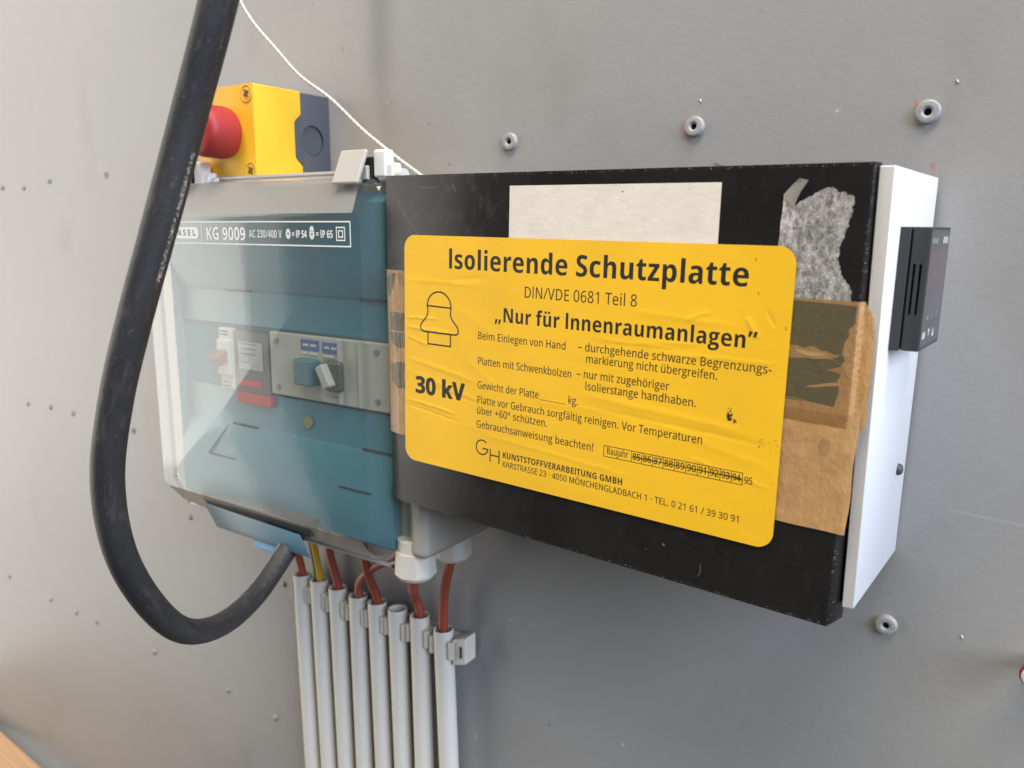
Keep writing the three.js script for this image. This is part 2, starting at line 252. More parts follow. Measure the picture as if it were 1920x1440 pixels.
// --- torn paper remnant
const tornMap = pixelTex(512, 640, (x, y) => { const f = fbm(x / 26, y / 34, 5), h = fbm(x / 5 + 20, y / 7, 3), d = Math.abs(fbm(x / 12 + 50, y / 12, 3) - 0.5), k = 0.31 + 0.50 * f + 0.42 * (h - 0.42) - (d < 0.035 ? 0.10 : 0) - (x > 440 ? (x - 440) / 400 : 0) * h; const m = x < 110 && y < 260 ? 0.12 : 0; return [k + m, (k + m) * 0.975, (k + m) * 0.93]; }, true);
{
  const pts = [[-45.4, -11], [-44.5, -12], [-40.5, -17.5], [-38, -14.8], [-33.5, -12.8], [-30, -10.2], [-27.5, -9], [-24, -8.6], [-21.5, -10.6], [-19, -10.8], [-17, -12], [-14.8, -12.8], [-14.3, -15.5], [-15.2, -17], [-14.6, -19], [-15.7, -22.1], [-15.9, -25], [-17, -27.4], [-17.6, -31], [-19, -34], [-18.6, -37], [-19.3, -39], [-18, -42.8], [-17.2, -46], [-16, -48], [-13.4, -50.5], [-12, -53], [-12.3, -55], [-11.8, -60], [-46.5, -60], [-46.3, -36], [-45.6, -30], [-45.9, -24], [-45.2, -18]];
  const fuzzy = []; for (let i = 0; i < pts.length; i++) { const a = pts[i], b = pts[(i + 1) % pts.length], n = i > 3 && i < 27 ? 5 : 2; for (let k = 0; k < n; k++) { const t = k / n, j = i > 3 && i < 27 ? 0.35 : 0.1; fuzzy.push(new THREE.Vector2(mixn(a[0], b[0], t) + rr(-j, j), mixn(a[1], b[1], t) + rr(-j, j))); } }
  const g = new THREE.ShapeGeometry(new THREE.Shape(fuzzy)), p = g.attributes.position, uv = g.attributes.uv;
  for (let i = 0; i < p.count; i++) { const u = p.getX(i), v = p.getY(i); uv.setXY(i, (u + 47) / 34, (v + 60) / 53); p.setXYZ(i, u / 1000, v / 1000, zp(v / 1000) + 0.00020); }
  g.computeVertexNormals();
  const torn = part('torn_paper', g, std({ map: tornMap, roughness: 0.95, bumpMap: tornMap, bumpScale: 0.0003 }), box, 'grey torn paper remnant with fibrous surface');
  // its upper left corner stands off the plate and curls over
  const L = [[-45.4, -12.5, 0.0003], [-44.2, -10.6, 0.0009], [-40.5, -7.2, 0.0022], [-37.6, -4.8, 0.0034]], R = [[-40.3, -17.6, 0.0003], [-39.3, -14.6, 0.0010], [-37.3, -10.6, 0.0022], [-33.9, -5.7, 0.0032]];
  const lerpL = (a, t) => { const k = Math.min(2, Math.floor(t * 3)), f = t * 3 - k; return a[k].map((q, i) => mixn(q, a[k + 1][i], f)); };
  part('curled_corner', gridGeo(6, 12, (a, b) => { const l = lerpL(L, b), r = lerpL(R, b), q = l.map((x, i) => mixn(x, r[i], a)), e = Math.sin(a * Math.PI) * 0.0006 + (a < 0.35 ? (0.35 - a) * 0.003 * b : 0); return [q[0] / 1000, q[1] / 1000, zp(q[1] / 1000) + q[2] + e, a * 0.2, 0.8 + b * 0.2]; }), std({ color: lin(0.44, 0.41, 0.35), roughness: 0.9, bumpMap: rep(fine, 2, 2), bumpScale: 0.0001 }), torn);
}
// --- parcel tape and kraft tape
function tapeTex(w, h, kind, draw) {
  const [c, g] = canvas(w, h), im = g.createImageData(w, h);
  for (let y = 0, o = 0; y < h; y++) for (let x = 0; x < w; x++, o += 4) {
    const n = fbm(x / 60 + kind * 17, y / 60, 4) - 0.5, s = fbm(x / 9, y / 150 + kind * 5, 3) - 0.5, k = 1 + 0.16 * n + 0.10 * s;
    im.data[o] = 182 * k; im.data[o + 1] = 140 * k * (1 - 0.02 * n); im.data[o + 2] = 90 * k; im.data[o + 3] = 255;
  }
  g.putImageData(im, 0, 0); draw && draw(g, w, h); return tex(c);
}
const blob = (g, pts, col) => { g.fillStyle = col; g.beginPath(); pts.forEach((p, i) => (i ? g.lineTo(...p) : g.moveTo(...p))); g.closePath(); g.fill(); };
const OLIVE = 'rgb(94,85,62)';
const kraftMap = tapeTex(512, 512, 1, (g) => { g.strokeStyle = 'rgba(120,80,40,.35)'; g.lineWidth = 2; for (let i = 0; i < 14; i++) { let x = rr(60, 500), y = rr(20, 480); g.beginPath(); g.moveTo(x, y); for (let k = 0; k < 4; k++) g.lineTo(x += rr(-18, 18), y += rr(4, 26)); g.stroke(); } g.fillStyle = 'rgba(120,90,55,.3)'; g.beginPath(); g.ellipse(390, 150, 26, 40, 0, 0, 7); g.fill(); });
const crinkle = pixelTex(512, 512, (x, y) => 0.6 * fbm(x / 46 + 0.3 * fbm(y / 60, x / 90, 2), y / 120, 4) + 0.4 * Math.abs(fbm(x / 22 + 40, y / 40, 3) - 0.5) * 2);
part('kraft_tape', gridGeo(24, 16, (a, b) => { const v = mixn(-108, mixn(-163.6, -164.6, a), b) + (b > 0.98 ? Math.sin(a * 9) * 0.25 : 0), r = mixn(-3.4, -4.6, b) + 0.25 * Math.sin(b * 11), u = mixn(-60, r, a), over = Math.max(0, u + 8.2); return [u / 1000, v / 1000, zp(v / 1000) + 0.0003 - over * over * 0.00006 + 0.0003 * a * Math.sin(b * 7), a, 1 - b]; }, true),
  std({ map: kraftMap, roughness: 0.55, bumpMap: crinkle, bumpScale: 0.0005 }), box, 'kraft paper tape strip at the lower right edge');
const tapeRMap = tapeTex(1024, 1024, 2, (g) => {   // u -60..0, v -57..-115
  const P = (u, v) => [(u + 60) / 60 * 1024, (-57 - v) / 58 * 1024];
  blob(g, [P(-60, -57), P(-8, -57), P(-8, -115), P(-60, -115)], 'rgba(112,84,52,.38)');
  blob(g, [P(-60, -58.6), P(-30, -58.8), P(-16, -59.2), P(-8.8, -59.6), P(-9.2, -64), P(-9, -67), P(-11.6, -70), P(-11.2, -73), P(-12.8, -76), P(-13.2, -80), P(-12, -84), P(-13.4, -87), P(-17, -88.6), P(-13, -90.4), P(-14.4, -93.5), P(-13.2, -97), P(-13.8, -101), P(-14.8, -105.4), P(-30, -104.6), P(-60, -104)], OLIVE);
  const wisp = (pts, col) => { g.fillStyle = col; g.beginPath(); const q = pts.map((p) => P(...p)); g.moveTo(...q[0]); for (let i = 1; i < q.length; i++) { const m = [(q[i][0] + q[(i + 1) % q.length][0]) / 2, (q[i][1] + q[(i + 1) % q.length][1]) / 2]; g.quadraticCurveTo(q[i][0], q[i][1], m[0], m[1]); } g.closePath(); g.fill(); };
  wisp([[-60, -79], [-38, -79.4], [-33, -79], [-30, -80.2], [-27, -78.6], [-24.5, -79.4], [-23, -80.8], [-20, -80.2], [-17, -81.8], [-13.4, -82], [-18, -83.6], [-24, -84.4], [-29, -84.2], [-34, -85.2], [-60, -85.6]], 'rgb(150,116,74)');
  wisp([[-34, -80.4], [-29, -81.2], [-25, -81.4], [-18, -82], [-26, -83.2], [-33, -82.6]], 'rgb(176,140,94)');
  wisp([[-29, -97.8], [-24, -96.4], [-20, -95.2], [-13, -93.8], [-12.6, -95.4], [-18, -96.2], [-24, -97.6]], 'rgb(160,124,80)');
  wisp([[-19.5, -88.8], [-16, -88], [-12, -86], [-12, -89.4], [-15, -89.8]], 'rgb(150,114,72)');
  blob(g, [P(-60, -108), P(-8, -108.5), P(-8, -115), P(-60, -115)], 'rgba(132,92,50,.45)');
  blob(g, [P(-6.9, -57), P(0, -57), P(0, -115), P(-6.9, -115)], 'rgba(206,162,108,.6)');
  g.strokeStyle = 'rgba(120,70,25,.45)'; for (let i = 0; i < 16; i++) { g.lineWidth = rr(1, 4); let u = rr(-7, -1), v = rr(-60, -105); g.beginPath(); g.moveTo(...P(u, v)); for (let k = 0; k < 5; k++) g.lineTo(...P(u += rr(-0.8, 0.8), v -= rr(0.6, 3))); g.stroke(); }
  g.strokeStyle = 'rgba(238,205,150,.5)'; for (let i = 0; i < 10; i++) { g.lineWidth = rr(1, 3); let u = rr(-34, -10), v = rr(-80, -86); g.beginPath(); g.moveTo(...P(u, v)); for (let k = 0; k < 4; k++) g.lineTo(...P(u += rr(0.6, 2.4), v += rr(-0.6, 0.6))); g.stroke(); }
  g.strokeStyle = 'rgba(225,185,120,.6)'; g.lineWidth = 4; g.beginPath(); g.moveTo(...P(-36, -103.4)); g.lineTo(...P(-16, -105.8)); g.stroke();
  g.fillStyle = 'rgba(25,22,18,.9)'; for (const [u, v, r] of [[-32.6, -80.6, 4], [-32, -81.2, 3], [-31.2, -80.4, 3], [-24, -77, 2], [-19, -77.2, 2]]) { g.beginPath(); g.arc(...P(u, v), r, 0, 7); g.fill(); }
});
const tear = (v) => { const k = [[-57, -6.4], [-59, -5.4], [-61, -4.4], [-64, -2.2], [-68, -1.7], [-74, -1.2], [-82, -0.6], [-88, -1.2], [-95, -0.9], [-104, -1.4], [-112, -1.2], [-114.6, -2]]; for (let i = 1; i < k.length; i++) if (v >= k[i][0]) return mixn(k[i - 1][1], k[i][1], (v - k[i - 1][0]) / (k[i][0] - k[i - 1][0])) + 0.25 * Math.sin(v * 2.3) + 0.15 * Math.sin(v * 5.1); return k[11][1]; };
part('parcel_tape', gridGeo(60, 60, (a, b) => { const v = mixn(-57.6, mixn(-113, -114.6, a), b), u = mixn(-60, tear(v), a), s = Math.max(0, Math.min(1, (u + 8.2) / 1.4)), zb = mixn(0, -0.006, -v / 203) + 0.0007, z0 = zp(v / 1000) + 0.0006; return [u / 1000, v / 1000, mixn(z0, Math.max(zb, z0 - 0.0022), s * s * (3 - 2 * s)) + 0.00035 * (fbm(u * 0.4 + 50, v * 0.12 + 50, 2) - 0.5), (u + 60) / 60, 1 - (-57 - v) / 58]; }, true),
  std({ map: tapeRMap, roughness: 0.3, bumpMap: crinkle, bumpScale: 0.0004 }), box, 'brown parcel tape wrapped over the right edge, torn at its end');
const tapeLMap = tapeTex(512, 1024, 3, (g) => {    // u -301..-270, v -57..-165
  const P = (u, v) => [(u + 301) / 31 * 512, (-57 - v) / 108 * 1024];
  blob(g, [P(-302, -57), P(-268, -57), P(-268, -166), P(-302, -166)], 'rgba(110,84,54,.3)');
  blob(g, [P(-299, -63), P(-295, -59), P(-290, -59), P(-291.5, -66), P(-293, -70), P(-297, -74), P(-298, -70)], OLIVE); blob(g, [P(-291, -59), P(-280, -59), P(-280, -68), P(-286, -66)], 'rgba(112,98,70,.6)');
  blob(g, [P(-296, -84), P(-270, -84), P(-270, -96), P(-296, -96)], OLIVE); blob(g, [P(-297, -97), P(-270, -97), P(-270, -106), P(-289, -107), P(-295, -104)], OLIVE);
  blob(g, [P(-296, -118), P(-286, -116), P(-270, -118), P(-270, -131), P(-288, -134), P(-295, -130)], OLIVE);
  g.strokeStyle = 'rgba(235,190,125,.6)'; for (let i = 0; i < 12; i++) { g.lineWidth = rr(1, 3); let u = rr(-299, -292), v = rr(-62, -155); g.beginPath(); g.moveTo(...P(u, v)); for (let k = 0; k < 4; k++) g.lineTo(...P(u += rr(0.5, 3.5), v -= rr(0, 3))); g.stroke(); }
});
part('parcel_tape', gridGeo(24, 24, (a, b) => { const v = mixn(-57, -164.6, b), t = (PT - v / 1000) / (PT - PB), o = mixn(-301.1, -297.3, t), f = mixn(-296.7, -284.5, t), u = mixn(o + 0.1, -268, a), k = Math.min(1, Math.max(0, (u - o) / (f - o)));
  return [u / 1000 - (a < 0.01 ? 0.0002 : 0), v / 1000, mixn(0.0003, zp(v / 1000), Math.pow(k, 0.6)) + 0.00035, (u + 301) / 31, 1 - (-57 - v) / 108]; }, true), std({ map: tapeLMap, roughness: 0.32, bumpMap: crinkle, bumpScale: 0.0004 }), box, 'brown parcel tape folded round the left edge');
// --- the yellow warning sticker
const SU = -281.5, SV = -34.6, SW = 244.7, SH = 145.2, K = 2048 / SW;
const stickerCanvas = (() => {
  const w = 2048, h = Math.round(SH * K), [c, g] = canvas(w, h), im = g.createImageData(w, h);
  for (let y = 0, o = 0; y < h; y++) for (let x = 0; x < w; x++, o += 4) { const n = fbm(x / 300, y / 300, 3) - 0.5, k = 1 + 0.05 * n; im.data[o] = 245 * k; im.data[o + 1] = 190 * k; im.data[o + 2] = 22 * k; im.data[o + 3] = 255; }
  g.putImageData(im, 0, 0);
  const X = (u) => (u - SU) * K, Y = (v) => (SV - v) * K, INK = '#1d1a14';
  g.fillStyle = g.strokeStyle = INK; g.textBaseline = 'alphabetic';
  function text(s, u0, u1, v, cap, bold, stroke = 0) { s = s.replace(/I/g, 'l');          // baseline from u0 to u1, cap height in mm
    const px = cap * K / 0.714; g.font = `${bold ? 'bold ' : ''}${px}px sans-serif`;
    const m = g.measureText(s).width, sx = (u1 - u0) * K / m; g.save(); g.translate(X(u0), Y(v)); g.scale(sx, 1); g.fillText(s, 0, 0); if (stroke) { g.lineWidth = stroke; g.lineJoin = 'round'; g.strokeText(s, 0, 0); } g.restore();
  }
  text('Isolierende Schutzplatte', -245.6, -57.6, -54, 11.3, true, 0);
  text('DIN/VDE 0681 Teil 8', -188.4, -116, -67.7, 6.3);
  text('„Nur für Innenraumanlagen”', -209.2, -51.8, -83.0, 8.2, true);
  text('Beim Einlegen von Hand', -221.6, -158.6, -94.5, 4.3, false, 0.6);
  text('– durchgehende schwarze Begrenzungs-', -151.2, -43.8, -94.0, 4.4, false, 0.6);
  text('markierung nicht übergreifen.', -145.8, -70, -100.1, 4.4, false, 0.6);
  text('Platten mit Schwenkbolzen', -221.4, -154.2, -109.8, 4.3, false, 0.6);
  text('– nur mit zugehöriger', -151.4, -95.5, -108.8, 4.3, false, 0.6);
  text('Isolierstange handhaben.', -145.7, -80.2, -115.2, 4.4, false, 0.6);
  text('Gewicht der Platte', -221.4, -175.9, -124.6, 4.3, false, 0.6); g.lineWidth = 2.4; g.beginPath(); g.moveTo(X(-175.6), Y(-125)); g.lineTo(X(-157.6), Y(-125.2)); g.stroke();
  text('kg.', -156.4, -149.4, -124.6, 4.3, false, 0.6);
  text('Platte vor Gebrauch sorgfältig reinigen. Vor Temperaturen', -221.6, -75.6, -133.6, 4.3, false, 0.6);
  text('über +60° schützen.', -221.6, -169.4, -140.2, 4.3, false, 0.6);
  text('Gebrauchsanweisung beachten!', -221.8, -138.4, -148.8, 4.3, false, 0.6);
  text('KUNSTSTOFFVERARBEITUNG GMBH', -201.4, -119.5, -164.5, 3.7, true);
  text('KARSTRASSE 23 · 4050 MÖNCHENGLADBACH 1 · TEL. 0 21 61 / 39 30 91', -201.4, -53.4, -170.0, 3.6, false, 0.5);
  text('30 kV', -272.4, -231.3, -134, 10.6, true, 5);
  // monogram: a round G and an H hung lower
  g.lineWidth = 7; g.lineCap = 'butt'; g.beginPath(); g.arc(X(-217), Y(-160.8), 4.5 * K, -0.75, -Math.PI * 2 + 0.12, true); g.stroke();
  g.beginPath(); g.moveTo(X(-216.6), Y(-161.4)); g.lineTo(X(-212.3), Y(-161.4)); g.stroke();
  g.beginPath(); g.moveTo(X(-210.6), Y(-160.6)); g.lineTo(X(-210.6), Y(-168.8)); g.moveTo(X(-203.8), Y(-160.6)); g.lineTo(X(-203.8), Y(-168.8)); g.moveTo(X(-210.6), Y(-164.4)); g.lineTo(X(-203.8), Y(-164.4)); g.stroke();
  // year boxes
  g.lineWidth = 3; g.strokeRect(X(-132), Y(-144.3), 78 * K, 6.0 * K); text('Baujahr', -130.4, -117, -148.7, 3.7, false, 1);
  const cells = [-114.8, -108.7, -102.4, -96.3, -89.9, -83.6, -77.2, -71.2, -65.2, -59.4, -53.9];
  cells.forEach((u, i) => { if (i < 10) { g.beginPath(); g.moveTo(X(u - 0.2), Y(-144.3)); g.lineTo(X(u - 0.2), Y(-150.3)); g.stroke(); text(String(85 + i), u + 0.3, cells[i + 1] - 0.9, -148.9, 3.6, false, 1.6); } });
  text('95', -53.2, -48.7, -149.3, 3.5, false, 1); g.lineWidth = 3.4; g.beginPath(); g.moveTo(X(-114.6), Y(-147.2)); g.lineTo(X(-54), Y(-147.5)); g.stroke(); g.lineWidth = 2; g.beginPath(); g.moveTo(X(-114), Y(-147.6)); g.lineTo(X(-54), Y(-147)); g.stroke();
  // capped bolt symbol
  g.lineWidth = 8; g.lineJoin = 'round'; g.beginPath(); g.moveTo(X(-262.2), Y(-77.6)); g.bezierCurveTo(X(-261), Y(-65.6), X(-243.5), Y(-65.6), X(-242.5), Y(-77.9)); g.closePath(); g.stroke();
  g.beginPath(); g.moveTo(X(-262.2), Y(-77.6)); g.bezierCurveTo(X(-260), Y(-83.2), X(-263.6), Y(-85.5), X(-266.2), Y(-88.2)); g.bezierCurveTo(X(-269.4), Y(-91.2), X(-267.4), Y(-94), X(-264), Y(-94)); g.lineTo(X(-239.6), Y(-94)); g.bezierCurveTo(X(-236.2), Y(-94), X(-235.6), Y(-91), X(-238.4), Y(-88.2)); g.bezierCurveTo(X(-241.4), Y(-85.4), X(-244.2), Y(-83.2), X(-242.5), Y(-77.9)); g.stroke();
  g.beginPath(); g.moveTo(X(-261.5), Y(-94)); g.lineTo(X(-261.5), Y(-101.5)); g.lineTo(X(-242.9), Y(-101.5)); g.lineTo(X(-242.9), Y(-94)); g.stroke();
  // scuffs and dirt
  const dab = (u, v, r, n, s, col) => { g.fillStyle = col; for (let i = 0; i < n; i++) { g.beginPath(); g.ellipse(X(u + rr(-s, s)), Y(v + rr(-s, s) * 1.3), r * rr(0.3, 1) * K, r * rr(0.3, 1) * K, rr(0, 3), 0, 7); g.fill(); } };
  dab(-62.6, -117.5, 0.9, 26, 1.1, 'rgba(40,36,28,.8)'); dab(-62.9, -114.6, 0.35, 14, 1.1, 'rgba(70,58,30,.6)'); dab(-60, -119.3, 0.5, 10, 0.7, 'rgba(40,36,28,.8)'); dab(-56.6, -120.5, 0.2, 5, 0.9, 'rgba(50,44,30,.7)');
  dab(-46, -128, 0.35, 12, 1.8, 'rgba(80,66,34,.6)'); dab(-40, -128, 0.3, 16, 2.4, 'rgba(80,66,34,.55)'); dab(-40, -144, 0.3, 10, 2.4, 'rgba(110,86,40,.4)');
  dab(-55.5, -41, 0.4, 3, 0.5, 'rgba(90,74,40,.7)'); dab(-53, -57, 0.35, 4, 0.6, 'rgba(80,64,34,.7)'); dab(-39, -72, 0.4, 3, 0.4, 'rgba(90,70,36,.7)');
  for (let i = 0; i < 70; i++) dab(rr(-280, -38), rr(-36, -178), rr(0.1, 0.28), 1, 0, `rgba(100,78,36,${rr(0.25, 0.7)})`);
  for (let i = 0; i < 24; i++) { g.strokeStyle = `rgba(130,100,40,${rr(0.1, 0.3)})`; g.lineWidth = rr(1, 2.5); let u = rr(-46, -37.5), v = rr(-60, -172); g.beginPath(); g.moveTo(X(u), Y(v)); g.lineTo(X(u + rr(-2, 3)), Y(v + rr(-0.6, 0.6))); g.stroke(); }
  return c;
})();
const stickerBump = (() => {     // folds and blisters of the foil, kept clear of any shading
  const w = 1024, h = 608, k = w / SW, ridge = [];
  const add = (u, v, du, dv, wd, a) => ridge.push([(u - SU) * k, (SV - v) * k, (u + du - SU) * k, (SV - v - dv) * k, wd * k, a]);
  add(-281, -92, 40, -1.5, 1.1, 0.8); add(-281, -86, 28, 0.5, 0.9, 0.7); add(-280, -98, 22, -5, 1.0, 0.7); add(-279, -62, 60, -1, 1.4, 0.4); add(-281, -112, 60, -9, 1.5, 0.6); add(-281, -139, 44, -4, 1.0, 0.8); add(-281, -142.5, 50, -6, 0.8, -0.5); add(-281, -120, 70, -14, 1.6, 0.4);
  add(-58, -68, 6, -10, 1.4, 0.9); add(-49, -64, 5, -8, 1.0, -0.5); add(-120, -70, 60, -3, 1.8, 0.35); add(-118, -86, 40, 3, 1.6, 0.45); add(-90, -72, 14, 5, 1.2, 0.5); add(-150, -118, 100, -6, 2.0, 0.55); add(-150, -124, 112, -5, 1.4, -0.4); add(-220, -152, 110, -7, 1.4, 0.35); add(-110, -90, 70, 1, 1.2, 0.35); add(-100, -128, 60, -12, 2.2, 0.3); add(-240, -76, 40, -20, 2.4, 0.35); add(-85, -141, 46, -9, 1.2, 0.4); add(-230, -108, 30, -18, 2, 0.35);
  add(-215, -45, -4, -60, 1.6, 0.22); add(-200, -40, 0, -40, 0.8, 0.25);
  for (let i = 0; i < 16; i++) add(rr(-280, -120), rr(-60, -150), rr(14, 60), rr(-8, 3), rr(0.7, 1.8), rr(-0.35, 0.4));
  return pixelTex(w, h, (x, y) => {
    let z = 0.5 + 0.10 * (fbm(x / 60, y / 40, 4) - 0.5);
    for (const r of ridge) { const dx = r[2] - r[0], dy = r[3] - r[1], t = Math.max(0, Math.min(1, ((x - r[0]) * dx + (y - r[1]) * dy) / (dx * dx + dy * dy))), wob = 3 * (vnoise(x / 22, y / 22) - 0.5), d = Math.hypot(x - r[0] - t * dx, y - r[1] - t * dy + wob) / r[4]; if (d < 3) z += 0.28 * r[5] * Math.exp(-d * d) * (1 - Math.pow(Math.abs(2 * t - 1), 4)); }
    return z;
  });
})();
{
  const r = 8.5, s = new THREE.Shape(), x0 = SU, x1 = SU + SW, y0 = SV - SH, y1 = SV;
  s.moveTo(x0 + r, y0); s.lineTo(x1 - r, y0); s.absarc(x1 - r, y0 + r, r, -Math.PI / 2, 0); s.lineTo(x1, y1 - r); s.absarc(x1 - r, y1 - r, r, 0, Math.PI / 2); s.lineTo(x0 + r, y1); s.absarc(x0 + r, y1 - r, r, Math.PI / 2, Math.PI); s.lineTo(x0, y0 + r); s.absarc(x0 + r, y0 + r, r, Math.PI, Math.PI * 1.5);
  const g = new THREE.ExtrudeGeometry(s, { depth: 0.12, bevelEnabled: false, curveSegments: 14 }), p = g.attributes.position, uv = g.attributes.uv;
  for (let i = 0; i < p.count; i++) { const u = p.getX(i), v = p.getY(i); uv.setXY(i, (u - SU) / SW, 1 - (SV - v) / SH); p.setXYZ(i, u / 1000, v / 1000, zp(v / 1000) + 0.00085 + p.getZ(i) / 1000); }
  part('warning_sticker', toCreasedNormals(g, 0.5), std({ map: tex(stickerCanvas), roughness: 0.58, bumpMap: stickerBump, bumpScale: 0.0012 }), box, 'yellow rounded sticker with black German lettering');
}
// --- the panel meter set into the white board
{
  const z0 = -0.0700, z1 = -0.0215, y0 = -0.0803, y1 = -0.0250;
  const meter = part('panel_meter', rbox(-0.0005, 0.0046, y0 - 0.0002, y1, z0 - 0.0006, z1 + 0.0004, 0.0004), M.ctrl, box, 'black digital panel meter with dark display');
  const ev = new Evaluator(), mk = (g) => { const b = new Brush(g, M.ctrl); b.updateMatrixWorld(); return b; };
  let shell = mk(rbox(0.0056, 0.0127, y0, y1, z0, z1, 0.0003, 2));
  for (const x of [0.0068, 0.0094]) shell = ev.evaluate(shell, mk(rbox(x, x + 0.0011, -0.0640, -0.0412, z1 - 0.004, z1 + 0.004, 0.0001, 1)), SUBTRACTION);
  const sg = shell.geometry; sg.clearGroups();
  part('bezel', sg, M.ctrl, meter);
  part('gasket', rbox(0.0040, 0.0060, y0 + 0.001, y1 - 0.001, z0 + 0.0012, z1 - 0.0012, 0.0002, 1), M.slot, meter);
  part('slot_lining', rbox(0.0064, 0.0110, -0.0646, -0.0406, z1 - 0.0052, z1 - 0.0036, 0.0001, 1), M.slot, meter);
  const faceMap = (() => { const w = 512, h = 584, [c, g] = canvas(w, h); g.fillStyle = '#3d3f42'; g.fillRect(0, 0, w, h);
    g.fillStyle = '#5a4549'; g.fillRect(36, 100, 440, 190); g.fillStyle = '#46494d'; g.fillRect(36, 300, 440, 120);
    g.fillStyle = 'rgba(190,190,190,.6)'; for (let i = 0; i < 4; i++) g.fillRect(40 + i * 40, 40, 28, 26); g.fillStyle = 'rgba(225,225,225,.85)'; for (let i = 0; i < 3; i++) g.fillRect(330 + i * 48, 34, 40, 34);
    g.fillStyle = 'rgba(200,200,200,.55)'; g.fillRect(110, 428, 44, 18); g.fillRect(250, 428, 14, 18); g.fillRect(360, 420, 34, 8); g.fillRect(372, 428, 10, 16);
    g.fillStyle = 'rgba(225,225,225,.9)'; g.fillRect(46, 508, 70, 34); blob(g, [[190, 500], [232, 500], [211, 548]], 'rgba(235,235,235,.95)'); blob(g, [[300, 548], [352, 548], [326, 496]], 'rgba(235,235,235,.95)'); g.fillStyle = 'rgba(150,150,150,.5)'; g.fillRect(400, 520, 40, 14);
    g.strokeStyle = '#1d1e20'; g.lineWidth = 3; g.strokeRect(6, 6, w - 12, h - 12); return tex(c); })();
  part('display', gridGeo(1, 1, (u, v) => [0.01285, mixn(y0 + 0.0012, y1 - 0.0012, v), mixn(z1 - 0.0012, z0 + 0.0012, u)]), std({ map: faceMap, roughness: 0.16 }), meter, 'glossy face with reddish display window and small keys');
}

// ------------------------------------------------------------------ distribution box with clear cover
const dist = thing('distribution_box', 'blue and grey fuse box behind a dusty clear cover, fixed left of the black plate', 'fuse box', [-0.43, 1.246, 0]);
const D = (g) => moved(g, 0.43, -1.246, 0);
part('base', D(rbox(-0.556, -0.279, 1.2465, 1.506, 0, 0.074, 0.005, 4)), M.greyBase, dist, 'beige grey back box');
// insert with raised fields above and below the row of devices
{
  const prof = [[1.2475, 0.0742], [1.2475, 0.080], [1.251, 0.0845], [1.2885, 0.0845], [1.290, 0.0842], [1.3150, 0.0775], [1.3165, 0.0765], [1.345, 0.0765], [1.346, 0.0725], [1.397, 0.0725], [1.398, 0.0765], [1.424, 0.0765], [1.4255, 0.0775], [1.450, 0.0842], [1.4515, 0.0845], [1.490, 0.0845], [1.4965, 0.080], [1.4965, 0.0742]];
  const s = new THREE.Shape(prof.map((p) => new THREE.Vector2(p[1], p[0]))), g = new THREE.ExtrudeGeometry(s, { depth: 0.236, bevelEnabled: true, bevelThickness: 0.003, bevelSize: 0.002, bevelOffset: -0.002, bevelSegments: 2 });
  g.rotateY(-Math.PI / 2); g.scale(1, 1, 1);           // section (z, y) drawn along x
  const p = g.attributes.position; for (let i = 0; i < p.count; i++) p.setX(i, p.getX(i) - 0.310 - 0.0);
  const insert = part('insert', D(toCreasedNormals(g, 0.5)), M.blue, dist, 'blue inner cover with raised fields');
  const groove_ = (x0, x1, y, z, t = 0.0014) => part('slot', D(rbox(x0, x1, y - t / 2, y + t / 2, z - 0.002, z + 0.0003, 0.0002, 1)), M.slot, insert);
  groove_(-0.510, -0.477, 1.2885, 0.0846); groove_(-0.358, -0.326, 1.2878, 0.0846); groove_(-0.486, -0.455, 1.3160, 0.0775); groove_(-0.340, -0.309, 1.3172, 0.0775); groove_(-0.338, -0.309, 1.4245, 0.0778); groove_(-0.486, -0.455, 1.4245, 0.0778);
}
{ const ins = dist.children.find((c) => c.name === 'insert'), seam = rbox(-0.0005, 0.0005, -0.0160, 0.0160, -0.0006, 0.0004, 0.0002, 1); seam.rotateX(-0.2618).rotateZ(-0.62).translate(-0.5003, 1.3018, 0.0815); part('seam', D(seam), M.slot, ins); }
